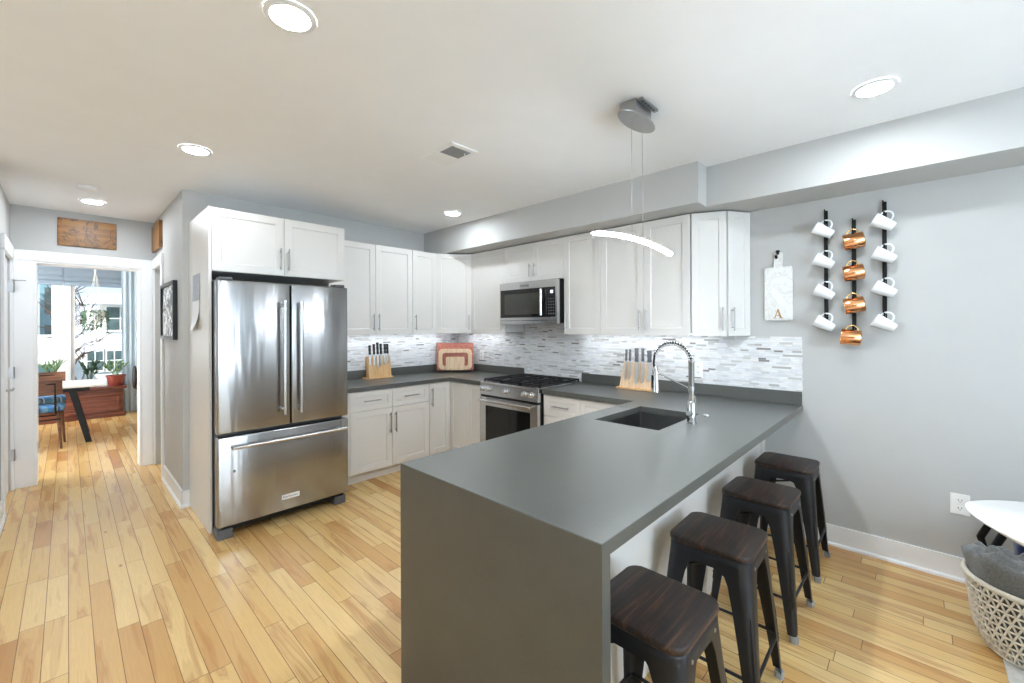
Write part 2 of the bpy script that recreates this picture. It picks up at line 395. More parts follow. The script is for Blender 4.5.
def thing(name, label, cat, loc=(0, 0, 0), group=None):
    o = bpy.data.objects.new(name, None); COL.objects.link(o); o.empty_display_size = 0.05
    o.location = loc; tag(o, label, cat, group); return o
def tag(o, label, cat, group=None):
    o['label'] = label; o['category'] = cat
    if group: o['group'] = group
    return o
def struct(o): o['kind'] = 'structure'; return o
def dup(root, loc, label=None, rotz=None, group=None):
    r = root.copy(); COL.objects.link(r); r.location = loc
    if rotz is not None: r.rotation_euler = (0, 0, rotz)
    if label: r['label'] = label
    if group: r['group'] = group
    for ch in list(root.children):
        c = ch.copy(); COL.objects.link(c); c.parent = r
        for g in list(ch.children):
            d = g.copy(); COL.objects.link(d); d.parent = c
    return r
def text_mesh(name, s, size, mat, parent, origin, U, V, depth=0.0008, align='CENTER'):
    cv = bpy.data.curves.new(name, 'FONT'); cv.body = s; cv.size = size; cv.extrude = depth; cv.align_x = align; cv.align_y = 'CENTER'
    tmp = bpy.data.objects.new(name + '_tmp', cv); COL.objects.link(tmp)
    dg = bpy.context.evaluated_depsgraph_get(); me = bpy.data.meshes.new_from_object(tmp.evaluated_get(dg))
    bpy.data.objects.remove(tmp); bpy.data.curves.remove(cv)
    U, V = Vector(U), Vector(V); N = U.cross(V); off = wloc(parent); O = Vector(origin)
    for v in me.vertices: v.co = O + U * v.co.x + V * v.co.y + N * v.co.z - off
    me.materials.clear(); me.materials.append(M[mat]); me.name = name
    o = bpy.data.objects.new(name, me); COL.objects.link(o); o.parent = parent; return o

X0, X1 = -3.0, 3.546       # left / right walls of the open living space
YB, YR = 4.366, -4.5       # fridge wall, rear wall
ZC = 2.609
HL, HR, HE = -0.36, 0.655, 6.0   # hallway
Z = (0, 0, 1)

# ================================================================== SETTING
def cells(mb, xs, ys, filled, z0, z1):
    V = {}
    def v(i, j, k):
        if (i, j, k) not in V: V[i, j, k] = mb.bm.verts.new((xs[i], ys[j], (z0, z1)[k]))
        return V[i, j, k]
    nx, ny = len(xs) - 1, len(ys) - 1
    F = lambda i, j: 0 <= i < nx and 0 <= j < ny and filled((xs[i] + xs[i + 1]) / 2, (ys[j] + ys[j + 1]) / 2)
    for i in range(nx):
        for j in range(ny):
            if not F(i, j): continue
            for k in (0, 1): mb.face([v(i, j, k), v(i + 1, j, k), v(i + 1, j + 1, k), v(i, j + 1, k)])
            if not F(i - 1, j): mb.face([v(i, j, 0), v(i, j + 1, 0), v(i, j + 1, 1), v(i, j, 1)])
            if not F(i + 1, j): mb.face([v(i + 1, j, 0), v(i + 1, j + 1, 0), v(i + 1, j + 1, 1), v(i + 1, j, 1)])
            if not F(i, j - 1): mb.face([v(i, j, 0), v(i + 1, j, 0), v(i + 1, j, 1), v(i, j, 1)])
            if not F(i, j + 1): mb.face([v(i, j + 1, 0), v(i + 1, j + 1, 0), v(i + 1, j + 1, 1), v(i, j + 1, 1)])
    return mb

struct(MB().box(X0, 3.7, YR, 10.25, -0.12, 0).build('floor', 'floor'))
struct(MB().box(X0, 3.7, YR, 10.25, ZC, ZC + 0.12).build('ceiling', 'ceil'))
struct(MB().box(X1, X1 + 0.15, YR, YB, 0, ZC).build('wall_right', 'wall'))
struct(MB().box(HR, X1 + 0.15, YB, YB + 0.12, 0, ZC).build('wall_back', 'wall'))
struct(MB().box(X0 - 0.15, X0, YR, 4.4, 0, ZC).build('wall_left', 'wall'))
struct(MB().box(X0, X1, YR - 0.15, YR, 0, ZC).build('wall_rear', 'wall'))
struct(MB().box(X0, HL, 4.4, 4.5, 0, ZC).build('wall_return', 'wall'))
D1a, D1b = 5.25, 5.945
struct(MB().box(HL - 0.12, HL, 4.5, D1a, 0, ZC).box(HL - 0.12, HL, D1b, HE, 0, ZC).box(HL - 0.12, HL, D1a, D1b, 2.1, ZC).build('wall_hall_left', 'wall'))
D2a, D2b = 5.42, 5.95
struct(MB().box(HR, HR + 0.12, YB + 0.12, D2a, 0, ZC).box(HR, HR + 0.12, D2b, HE, 0, ZC).box(HR, HR + 0.12, D2a, D2b, 2.1, ZC).build('wall_hall_right', 'wall'))
OL, OR_, OT = -0.215, 0.547, 2.105
struct(MB().box(X0, OL, HE, HE + 0.2, 0, ZC).box(OR_, 2.4, HE, HE + 0.2, 0, ZC).box(OL, OR_, HE, HE + 0.2, OT, ZC).build('wall_hall_end', 'wall'))
struct(MB().box(3.017, X1, 1.099, YB, 2.324, ZC).box(3.177, X1, YR, 1.099, 2.324, ZC).build('wall_soffit', 'wall'))
# far room
struct(MB().box(-2.6, -2.5, HE + 0.2, 10.1, 0, ZC).build('wall_far_left', 'wall'))
struct(MB().box(2.3, 2.4, HE + 0.2, 10.1, 0, ZC).build('wall_far_right', 'wall'))
W1 = (-1.3, -0.125); W2 = (0.04, 1.45); WZ = (0.52, 2.42)
struct(MB().box(-2.6, W1[0], 10.1, 10.25, 0, ZC).box(W1[1], W2[0], 10.1, 10.25, 0, ZC).box(W2[1], 2.4, 10.1, 10.25, 0, ZC)
       .box(W1[0], W1[1], 10.1, 10.25, 0, WZ[0]).box(W1[0], W1[1], 10.1, 10.25, WZ[1], ZC).box(W2[0], W2[1], 10.1, 10.25, 0, WZ[0]).box(W2[0], W2[1], 10.1, 10.25, WZ[1], ZC).build('wall_far', 'trim'))
for k, (a, b) in enumerate((W1, W2)):
    g = struct(MB().box(a + 0.045, b - 0.045, 10.175, 10.181, WZ[0] + 0.045, WZ[1] - 0.045).build('window_%d' % (k + 1), 'glass'))
    fr = MB().box(a, a + 0.05, 10.13, 10.21, *WZ).box(b - 0.05, b, 10.13, 10.21, *WZ).box(a + 0.05, b - 0.05, 10.13, 10.21, WZ[0], WZ[0] + 0.05).box(a + 0.05, b - 0.05, 10.13, 10.21, WZ[1] - 0.05, WZ[1])
    fr.build('window_frame', 'trim', g, bevel=0.004)
    MB().box(a - 0.04, b + 0.03, 10.04, 10.13, WZ[0] - 0.03, WZ[0]).build('window_sill', 'trim', g, bevel=0.004)
# unseen living room windows: frames added around the daylight area lights
def rear_window(name, O, U, N, w, z0, z1, nm):
    mb = MB()
    for a, b, c, d in ((-0.06, 0, z0 - 0.06, z1 + 0.06), (w, w + 0.06, z0 - 0.06, z1 + 0.06), (0, w, z0 - 0.06, z0), (0, w, z1, z1 + 0.06)): mb.obox(O, U, Z, N, a, b, c, d, 0, 0.09)
    g = struct(mb.build(name, 'trim'))
    mb = MB()
    for k in range(1, nm): mb.obox(O, U, Z, N, w * k / nm - 0.03, w * k / nm + 0.03, z0, z1, 0.07, 0.1)
    mb.build('window_mullion', 'trim', g)
rear_window('window_3', (-0.4, YR, 0), (1, 0, 0), (0, 1, 0), 2.2, 0.5, 2.4, 2)
rear_window('window_5', (X0, 1.9, 0), (0, 1, 0), (1, 0, 0), 2.4, 0.55, 2.35, 3)
rear_window('window_4', (X1, -1.8, 0), (0, -1, 0), (-1, 0, 0), 2.4, 0.6, 2.3, 3)

# hallway casings, doors and baseboards
mb = MB().box(HL + 0.02, OL, HE - 0.02, HE, 0, OT).box(OR_, HR - 0.02, HE - 0.02, HE, 0, OT).box(HL, HR, HE - 0.024, HE, OT, 2.2)
struct(mb.build('trim_1', 'trim', bevel=0.003))
mb = MB().box(OL, OL + 0.018, HE - 0.01, HE + 0.21, 0, OT - 0.018).box(OR_ - 0.018, OR_, HE - 0.01, HE + 0.21, 0, OT - 0.018).box(OL, OR_, HE - 0.01, HE + 0.21, OT - 0.018, OT)
jamb = struct(mb.build('trim_2', 'trim', bevel=0.002))
for zz in (0.34, 1.08, 1.86):
    MB().box(OL + 0.018, OL + 0.022, HE + 0.03, HE + 0.09, zz - 0.05, zz + 0.05).build('hinge', 'nickel', jamb)
mb = MB().box(HL, HL + 0.02, D1a - 0.085, D1a, 0, 2.1).box(HL, HL + 0.02, D1b, HE, 0, 2.1).box(HL, HL + 0.026, D1a - 0.1, HE - 0.024, 2.1, 2.215)
struct(mb.build('trim_3', 'trim', bevel=0.003))
mb = MB().box(HR - 0.02, HR, D2a - 0.09, D2a, 0, 2.1).box(HR - 0.02, HR, D2b, HE, 0, 2.1).box(HR - 0.026, HR, D2a - 0.1, HE - 0.024, 2.1, 2.2)
struct(mb.build('trim_4', 'trim', bevel=0.003))
def panel_door(name, O, U, N, w, h):
    mb = MB().obox(O, U, Z, N, 0, w, 0.008, h, -0.036, 0)
    for v0, v1 in ((0.2, 0.95), (1.1, h - 0.16)):
        q = lambda a, n: [Vector(O) + Vector(U) * u + Vector(Z) * v + Vector(N) * n for u, v in ((0.11 + a, v0 + a), (w - 0.11 - a, v0 + a), (w - 0.11 - a, v1 - a), (0.11 + a, v1 - a))]
        mb.loft([q(0, 0.0), q(0.006, 0.006), q(0.02, 0.006), q(0.032, 0.001)], False, True)
    return struct(mb.build(name, 'trim'))
d1 = panel_door('door_1', (HL - 0.012, D1a + 0.004, 0), (0, 1, 0), (1, 0, 0), D1b - D1a - 0.008, 2.094)
mb = MB().cyl((HL - 0.012, 5.33, 0.97), (HL + 0.0, 5.33, 0.97), 0.026).cyl((HL, 5.33, 0.97), (HL + 0.05, 5.33, 0.97), 0.01).tube([(HL + 0.05, 5.32, 0.97), (HL + 0.052, 5.38, 0.975), (HL + 0.05, 5.45, 0.968)], [0.011, 0.009, 0.007])
mb.build('door_handle', 'nickel', d1, smooth=40)
for zz in (0.32, 1.07, 1.85):
    MB().box(HL - 0.012, HL + 0.0225, 5.941, 5.975, zz - 0.05, zz + 0.05).cyl((HL + 0.024, 5.944, zz - 0.052), (HL + 0.024, 5.944, zz + 0.052), 0.006, seg=8).build('hinge', 'nickel', d1)
MB().cyl((HL + 0.024, 5.944, 1.905), (HL + 0.024, 5.944, 1.915), 0.009, seg=10).tube([(HL + 0.024, 5.944, 1.91), (HL + 0.06, 5.93, 1.91), (HL + 0.1, 5.92, 1.91)], 0.004, 8).build('hinge_stop', 'nickel', d1)
d2 = panel_door('door_2', (HR + 0.1, D2b - 0.004, 0), (0, -1, 0), (-1, 0, 0), D2b - D2a - 0.008, 2.09)
MB().lathe([(0.024, 0), (0.024, 0.008), (0.01, 0.012), (0.01, 0.035), (0.026, 0.045), (0.03, 0.058), (0.02, 0.07)], (HR + 0.1, 5.48, 0.95), (-1, 0, 0)).build('door_handle', 'nickel', d2, smooth=40)

def baseboard(name, O, U, N, w, h=0.132):
    mb = MB().obox(O, U, Z, N, 0, w, 0, h, 0, 0.014)
    mb.oprism(O, N, Z, U, [(0.014, 0), (0.028, 0), (0.027, 0.012), (0.022, 0.018), (0.014, 0.02)], 0, w)
    return struct(mb.build(name, 'trim'))
baseboard('baseboard_right', (X1, 0.828, 0), (0, -1, 0), (-1, 0, 0), 0.828 - YR)
baseboard('baseboard_hall_right', (HR, D2a - 0.09, 0), (0, -1, 0), (-1, 0, 0), D2a - 0.09 - YB + 0.014)
baseboard('baseboard_back', (HR - 0.014, YB, 0), (1, 0, 0), (0, -1, 0), 0.0535)
baseboard('baseboard_hall_left', (HL, 4.5, 0), (0, 1, 0), (1, 0, 0), D1a - 0.085 - 4.5)
baseboard('baseboard_far', (-2.5, 10.1, 0), (1, 0, 0), (0, -1, 0), 4.8)

# backsplash mosaic
struct(MB().box(1.70, 3.538, YB - 0.008, YB, 0.914, 1.395).build('wall_backsplash_back', 'tile_x'))
struct(MB().box(X1 - 0.008, X1, 0.587, YB - 0.008, 0.914, 1.389).box(X1 - 0.008, X1, 2.43, 3.19, 1.389, 1.5).build('wall_backsplash_right', 'tile_y'))

# ================================================================== CABINETS
def bar_handle(parent, P, along, N, length, name='handle', mat='nickel'):
    P, A, N = Vector(P), Vector(along).normalized(), Vector(N).normalized()
    h = length / 2; mb = MB()
    mb.cyl(P + N * 0.028 - A * h, P + N * 0.028 + A * h, 0.0055, seg=10)
    for s in (-1, 1): mb.cyl(P + A * s * (h - 0.022), P + A * s * (h - 0.022) + N * 0.028, 0.0042, seg=8)
    return mb.build(name, mat, parent, smooth=40)

def front(root, kind, O, U, N, u0, u1, z0, z1, handle=None, hl=0.172, rail=0.058):
    """a shaker door or drawer front on the face plane through O; handle = (side, end) or 'h'"""
    O, U, N = Vector(O), Vector(U), Vector(N); g = 0.0016
    P = O + U * (u0 + g) + Vector(Z) * (z0 + g)
    w, h = u1 - u0 - 2 * g, z1 - z0 - 2 * g
    d = MB().shaker(P, U, Z, N, w, h, rail=rail).build(kind, 'cab', root, bevel=0.0012, seg=1)
    if handle == 'h':
        bar_handle(d, P + U * w / 2 + Vector(Z) * h / 2 + N * 0.013, U, N, min(hl, w * 0.45))
    elif handle:
        side, end = handle
        uu = 0.028 if side == 'l' else w - 0.028
        vv = h - 0.045 - hl / 2 if end == 't' else 0.04 + hl / 2
        bar_handle(d, P + U * uu + Vector(Z) * vv + N * 0.019, Z, N, hl)
    return d
NB, UB = (0, -1, 0), (1, 0, 0)     # fronts on the fridge wall
NRW, URW = (-1, 0, 0), (0, -1, 0)  # fronts on the right wall
ZUB, ZUT = 1.392, 2.315
ZUR = ZUB + 0.018      # cabinet floor, set up behind the door edge
# side panel and cabinet over the refrigerator
tag(MB().box(0.695, 0.713, 3.65, YB - 0.001, 0, 2.338).build('refrigerator_side_panel', 'cab', origin=(0.7, 4.0, 0), bevel=0.001), 'tall white end panel at the left side of the stainless refrigerator', 'panel')
r = thing('wall_cabinet', 'deep white two-door cabinet above the stainless refrigerator', 'cabinet', (1.19, 4.0, 1.88), 'white wall cabinets')
MB().box(0.714, 1.69, 3.669, YB - 0.001, 1.88, 2.338).build('body', 'cab', r)
front(r, 'door', (0.714, 3.669, 0), UB, NB, 0, 0.482, 1.88, 2.338, ('r', 'b'))
front(r, 'door', (0.714, 3.669, 0), UB, NB, 0.482, 0.976, 1.88, 2.338, ('l', 'b'))
# fridge wall uppers
yf = 4.030
r = thing('wall_cabinet', 'white two-door wall cabinet right beside the refrigerator, above the black-handled knife block', 'cabinet', (2.16, 4.2, ZUB), 'white wall cabinets')
MB().box(1.70, 2.619, yf, YB - 0.001, ZUR, ZUT).build('body', 'cab', r)
front(r, 'door', (0, yf, 0), UB, NB, 1.70, 2.18, ZUB, ZUT, ('r', 'b')); front(r, 'door', (0, yf, 0), UB, NB, 2.18, 2.619, ZUB, ZUT, ('l', 'b'))
r = thing('wall_cabinet', 'narrow white single-door wall cabinet just left of the corner cabinet', 'cabinet', (2.78, 4.2, ZUB), 'white wall cabinets')
MB().box(2.621, 2.941, yf, YB - 0.001, ZUR, ZUT).build('body', 'cab', r)
front(r, 'door', (0, yf, 0), UB, NB, 2.621, 2.941, ZUB, ZUT, ('l', 'b'))
r = thing('wall_cabinet', 'white diagonal corner wall cabinet above the stacked cutting boards', 'cabinet', (3.2, 4.1, ZUB), 'white wall cabinets')
A, B = Vector((2.945, 4.026, 0)), Vector((3.258, 3.768, 0))
MB().prism([(2.943, YB - 0.001), (2.943, 4.03), (A.x, A.y), (B.x, B.y), (3.262, 3.766), (X1 - 0.001, 3.766), (X1 - 0.001, YB - 0.001)], ZUR, ZUT).build('body', 'cab', r)
ud = (B - A).normalized(); nd = Vector((ud.y, -ud.x, 0))
front(r, 'door', A, ud, nd, 0, (B - A).length, ZUB, ZUT, ('r', 'b'))
# right wall uppers
xf = 3.262
def right_upper(y0, y1, label, doors, z0=ZUB):
    r = thing('wall_cabinet', label, 'cabinet', (3.4, (y0 + y1) / 2, z0), 'white wall cabinets')
    MB().box(xf, X1 - 0.001, y1 + 0.001, y0 - 0.001, z0 + (0.018 if z0 < 1.6 else 0), ZUT).build('body', 'cab', r)
    for a, b, h in doors: front(r, 'door', (xf, 0, 0), URW, NRW, -a, -b, z0, ZUT, h, 0.135 if z0 > 1.6 else 0.172)
right_upper(3.764, 3.208, 'white single-door wall cabinet between the corner cabinet and the microwave', [(3.764, 3.208, ('r', 'b'))])
right_upper(3.208, 2.422, 'short white two-door wall cabinet directly above the microwave', [(3.208, 2.806, ('r', 'b')), (2.806, 2.422, ('l', 'b'))], 1.925)
right_upper(2.422, 2.026, 'white single-door wall cabinet immediately right of the microwave', [(2.422, 2.026, ('l', 'b'))])
right_upper(2.026, 1.244, 'white two-door wall cabinet above the pale knife block and faucet', [(2.026, 1.618, ('r', 'b')), (1.618, 1.244, ('l', 'b'))])
r = thing('wall_cabinet', 'angled white end wall cabinet with two slanted doors beside the marble board', 'cabinet', (3.45, 1.1, ZUB), 'white wall cabinets')
a, b, c = Vector((3.262, 1.242, 0)), Vector((3.366, 1.026, 0)), Vector((3.545, 0.925, 0))
MB().prism([(a.x, a.y), (b.x, b.y), (c.x, c.y), (3.545, 1.242)], ZUR, ZUT).build('body', 'cab', r)
for p, q, h in ((a, b, ('r', 'b')), (b, c, ('l', 'b'))):
    ud = (q - p).normalized(); nd = Vector((ud.y, -ud.x, 0)); front(r, 'door', p, ud, nd, 0.0, (q - p).length, ZUB, ZUT, h, rail=0.05)

# base cabinets on the fridge wall
def toe(mb): return mb
r = thing('base_cabinet', 'white base cabinet with two drawers over two doors right of the refrigerator', 'cabinet', (2.2, 4.05, 0), 'white base cabinets')
MB().box(1.70, 2.654, 3.779, YB - 0.001, 0.1, 0.873).build('body', 'cab', r)
MB().box(1.70, 2.654, 3.845, 3.865, 0, 0.1).build('toe_kick', 'cab', r)
MB().box(1.70, 1.782, 3.762, 3.779, 0.1, 0.873).build('filler_strip', 'cab', r)
o = (0, 3.779, 0)
front(r, 'drawer', o, UB, NB, 1.782, 2.219, 0.682, 0.866, 'h', rail=0.05); front(r, 'drawer', o, UB, NB, 2.219, 2.654, 0.682, 0.866, 'h', rail=0.05)
front(r, 'door', o, UB, NB, 1.782, 2.219, 0.105, 0.682, ('r', 't'), 0.2); front(r, 'door', o, UB, NB, 2.219, 2.654, 0.105, 0.682, ('l', 't'), 0.2)
r = thing('base_cabinet', 'white corner base cabinet with folding doors in the kitchen corner', 'cabinet', (3.1, 3.9, 0), 'white base cabinets')
MB().prism([(2.656, YB - 0.001), (2.656, 3.779), (2.949, 3.779), (2.949, 3.456), (X1 - 0.001, 3.456), (X1 - 0.001, YB - 0.001)], 0.1, 0.873).build('body', 'cab', r)
MB().prism([(2.656, 3.865), (2.656, 3.845), (3.015, 3.845), (3.015, 3.456), (3.035, 3.456), (3.035, 3.865)], 0, 0.1).build('toe_kick', 'cab', r)
front(r, 'door', (0, 3.779, 0), UB, NB, 2.656, 2.93, 0.105, 0.866, ('l', 't'), 0.2)
front(r, 'door', (2.949, 0, 0), URW, NRW, -3.76, -3.456, 0.105, 0.866)
def right_base(y0, y1, label, fronts):
    r = thing('base_cabinet', label, 'cabinet', (3.2, (y0 + y1) / 2, 0), 'white base cabinets')
    MB().box(2.949, X1 - 0.001, y1 + 0.001, y0 - 0.001, 0.1, 0.873).build('body', 'cab', r)
    MB().box(3.015, 3.035, y1 + 0.001, y0 - 0.001, 0, 0.1).build('toe_kick', 'cab', r)
    for k, a, b, z0, z1, h in fronts: front(r, k, (2.949, 0, 0), URW, NRW, -a, -b, z0, z1, h, rail=0.05)
right_base(3.454, 3.194, 'narrow white base cabinet squeezed between the corner and the range', [('door', 3.454, 3.194, 0.105, 0.866, None)])
right_base(2.418, 2.027, 'white drawer base cabinet just right of the gas range', [('drawer', 2.418, 2.027, 0.68, 0.866, 'h'), ('drawer', 2.418, 2.027, 0.4, 0.68, 'h'), ('drawer', 2.418, 2.027, 0.105, 0.4, 'h')])
right_base(2.027, 1.535, 'white base cabinet with one drawer in the corner by the peninsula', [('drawer', 2.027, 1.56, 0.68, 0.866, 'h'), ('door', 2.027, 1.56, 0.105, 0.68, ('l', 't'))])

# peninsula
r = thing('peninsula_cabinet', 'white cabinet under the grey peninsula countertop, behind the stools', 'cabinet', (2.2, 1.15, 0))
MB().box(0.98, 2.15, 0.852, 1.49, 0.1, 0.873).box(2.77, X1 - 0.002, 0.852, 1.49, 0.1, 0.873).box(2.15, 2.77, 0.852, 0.95, 0.1, 0.873).box(2.15, 2.77, 1.44, 1.49, 0.1, 0.873).box(2.15, 2.77, 0.95, 1.44, 0.1, 0.5).build('body', 'cab', r)
MB().box(0.98, X1 - 0.002, 0.832, 0.851, 0, 0.873).build('back_panel', 'cab', r)
MB().box(3.47, X1 - 0.002, 0.817, 0.831, 0, 0.873).build('corner_trim', 'cab', r, bevel=0.002)
MB().box(0.98, 2.9, 1.40, 1.42, 0, 0.1).build('toe_kick', 'cab', r)
for a, b, h in ((0.985, 1.43, 'l'), (1.43, 1.88, 'r'), (1.88, 2.39, 'l'), (2.39, 2.9, 'r')):
    front(r, 'door', (0, 1.49, 0), (-1, 0, 0), (0, 1, 0), -b, -a, 0.105, 0.866, (h, 't'))

# countertops
r = thing('countertop', 'grey quartz countertop in the corner left of the gas range', 'countertop', (2.9, 4.0, 0.874), 'grey quartz worktops')
mb = cells(MB(), [1.70, 2.906, 3.537], [3.193, 3.732, 4.357], lambda x, y: x > 2.906 or y > 3.732, 0.874, 0.914); mb.build('slab', 'counter', r, bevel=0.002, seg=1)
MB().box(1.70, 3.521, 4.341, 4.357, 0.9142, 1.006).box(3.521, 3.537, 3.193, 4.357, 0.9142, 1.006).build('backsplash_lip', 'counter', r, bevel=0.0015, seg=1)
r = thing('countertop', 'large grey quartz peninsula countertop with a waterfall end and sink cutout', 'countertop', (2.2, 1.1, 0.874), 'grey quartz worktops')
SX0, SX1, SY0, SY1 = 2.172, 2.749, 1.003, 1.399
mb = cells(MB(), [0.938, SX0, SX1, 2.906, 3.537], [0.584, SY0, SY1, 1.531, 2.417], lambda x, y: (y < 1.531 or x > 2.906) and not (SX0 < x < SX1 and SY0 < y < SY1), 0.874, 0.914); mb.build('slab', 'counter', r, bevel=0.0025, seg=2, bz=0.9)
MB().box(3.521, 3.537, 0.587, 2.417, 0.9142, 1.006).build('backsplash_lip', 'counter', r, bevel=0.0015, seg=1)
MB().box(0.938, 0.978, 0.584, 1.531, 0, 0.874).build('waterfall_panel', 'counter', r)

# sink
r = thing('sink', 'stainless undermount sink sunk into the grey peninsula', 'sink', (2.46, 1.2, 0.67))
def rrect(x0, x1, y0, y1, rad, n=5):
    p = []
    for cx, cy, a in ((x1 - rad, y0 + rad, -PI / 2), (x1 - rad, y1 - rad, 0), (x0 + rad, y1 - rad, PI / 2), (x0 + rad, y0 + rad, PI)):
        for k in range(n + 1): t = a + PI / 2 * k / n; p.append((cx + rad * math.cos(t), cy + rad * math.sin(t)))
    return p
def ring(e, z, rad): return [(x, y, z) for x, y in rrect(SX0 - e, SX1 + e, SY0 - e, SY1 + e, rad)]
MB().loft([ring(0.014, 0.872, 0.02), ring(0.004, 0.872, 0.012), ring(0.003, 0.69, 0.012), ring(-0.012, 0.672, 0.012), ring(-0.012, 0.668, 0.012), ring(0.006, 0.688, 0.014), ring(0.014, 0.868, 0.02)], False, False).loft([ring(-0.012, 0.672, 0.012)], True, False).build('basin', 'sinksteel', r, smooth=35)
MB().lathe([(0.045, 0.673), (0.045, 0.676), (0.03, 0.676), (0.026, 0.674), (0.004, 0.674)], (2.46, 1.2, 0)).build('drain', 'chrome', r, smooth=40)

# faucet
FX, FY = 2.464, 0.94
r = thing('kitchen_faucet', 'chrome spring-neck pull-down faucet standing at the sink edge', 'faucet', (FX, FY, 0.914))
MB().lathe([(0.03, 0.9145), (0.03, 0.919), (0.024, 0.922), (0.024, 1.03), (0.021, 1.036), (0.016, 1.04), (0.016, 1.255), (0.018, 1.258), (0.018, 1.27), (0.011, 1.272)], (FX, FY, 0)).build('body', 'chrome', r, smooth=40)
cy, cz = FY + 0.113, 1.262
arc = [(FX, cy - 0.113 * math.cos(t), cz + 0.108 * math.sin(t)) for t in [PI * k / 28 for k in range(26)]]
MB().tube(arc + [(FX, FY + 0.226, 1.24), (FX, FY + 0.218, 1.2)], 0.0065, 10).build('hose', 'black', r, smooth=60)
sp = []; turns = 20
for k in range(turns * 12 + 1):
    f = k / (turns * 12); t = PI * 0.90 * f; a = 2 * PI * turns * f
    rad = Vector((0, -math.cos(t), math.sin(t) * 0.108 / 0.113)).normalized()
    c = Vector((FX, cy - 0.113 * math.cos(t), cz + 0.108 * math.sin(t)))
    sp.append(c + rad * 0.0150 * math.cos(a) + Vector((1, 0, 0)) * 0.0150 * math.sin(a))
MB().tube(sp, 0.0026, 6).build('spring', 'chrome', r, smooth=60)
hy = FY + 0.213
MB().lathe([(0.009, 1.225), (0.014, 1.215), (0.014, 1.15), (0.016, 1.13), (0.022, 1.078), (0.022, 1.068), (0.01, 1.066)], (FX, hy, 0)).build('spray_head', 'chrome', r, smooth=40)
MB().box(FX - 0.006, FX + 0.006, hy + 0.012, hy + 0.026, 1.09, 1.17).build('spray_trigger', 'black', r, bevel=0.002)
MB().tube([(FX, FY + 0.014, 1.112), (FX, hy - 0.012, 1.185)], 0.005, 8).cyl((FX, FY, 1.1), (FX, FY, 1.124), 0.0185).lathe([(0.0165, 1.178), (0.0165, 1.194)], (FX, hy, 0)).build('support_arm', 'chrome', r, smooth=40)
MB().cyl((FX - 0.028, FY, 0.972), (FX + 0.03, FY, 0.972), 0.017).cyl((FX - 0.028, FY, 0.972), (FX - 0.046, FY, 0.972), 0.0135).tube([(FX + 0.03, FY, 0.972), (FX + 0.04, FY - 0.002, 0.985), (FX + 0.044, FY - 0.006, 1.06)], [0.008, 0.007, 0.005], 8).build('handle', 'chrome', r, smooth=40)
tag(MB().lathe([(0.024, 0.9145), (0.024, 0.9175), (0.018, 0.919), (0.017, 0.925), (0.004, 0.926)], (2.71, 0.945, 0)).build('air_switch_button', 'chrome', smooth=40, origin=(2.71, 0.945, 0.9145)), 'small round chrome button set in the countertop behind the faucet', 'button')

# ================================================================== APPLIANCES
# refrigerator
r = thing('refrigerator', 'stainless steel french-door refrigerator with bottom freezer drawer', 'refrigerator', (1.155, 3.9, 0))
MB().box(0.722, 1.605, 3.53, 4.3, 0.06, 1.775).box(0.722, 1.605, 3.56, 4.3, 1.775, 1.81).build('body', 'grey_plastic', r, bevel=0.004)
def fridge_door(name, x0, x1, z0, z1):
    return MB().box(x0, x1, 3.452, 3.524, z0, z1).build(name, 'steel', r, bevel=0.011, seg=3, smooth=50)
def fridge_handle(door, p0, p1, N=Vector((0, -1, 0))):
    p0, p1 = Vector(p0), Vector(p1); d = (p1 - p0).normalized(); mb = MB()
    mb.tube([p0, p1], 0.0125, 16)
    for p in (p0 + d * 0.03, p1 - d * 0.03):
        mb.tube([p, p - N * 0.056], [0.0095, 0.013], 14)
    for p, s in ((p0, -1), (p1, 1)): mb.tube([p, p + d * s * 0.004], [0.0145, 0.0145], 16)
    mb.build('handle', 'steel_plain', door, smooth=40)
dl = fridge_door('left_door', 0.702, 1.172, 0.735, 1.80); fridge_handle(dl, (1.118, 3.397, 0.83), (1.118, 3.397, 1.665))
dr = fridge_door('right_door', 1.179, 1.622, 0.735, 1.80); fridge_handle(dr, (1.233, 3.397, 0.83), (1.233, 3.397, 1.665))
fz = fridge_door('freezer_drawer', 0.702, 1.622, 0.094, 0.713); fridge_handle(fz, (0.785, 3.397, 0.642), (1.578, 3.397, 0.642))
bd = MB().box(1.107, 1.232, 3.4495, 3.4525, 0.176, 0.212).build('badge', 'white_plastic', fz, bevel=0.001)
text_mesh('badge_lettering', 'KitchenAid', 0.024, 'black', bd, (1.1695, 3.4492, 0.194), (1, 0, 0), (0, 0, 1), 0.0004)
MB().cyl((0.802, 3.453, 0.47), (0.802, 3.449, 0.47), 0.009, seg=14).build('round_emblem', 'nickel', fz)
MB().box(0.735, 1.6, 3.50, 3.53, 0.05, 0.092).build('kick_grille', 'black', r)
for a, b in ((0.706, 0.80), (1.52, 1.612)): MB().box(a, b, 3.482, 3.60, 0, 0.068).build('foot', 'grey_plastic', r, bevel=0.006)
for a, b in ((0.72, 0.80), (1.52, 1.60)): MB().box(a, b, 3.46, 3.56, 1.801, 1.822).build('hinge_cover', 'grey_plastic', r, bevel=0.005)

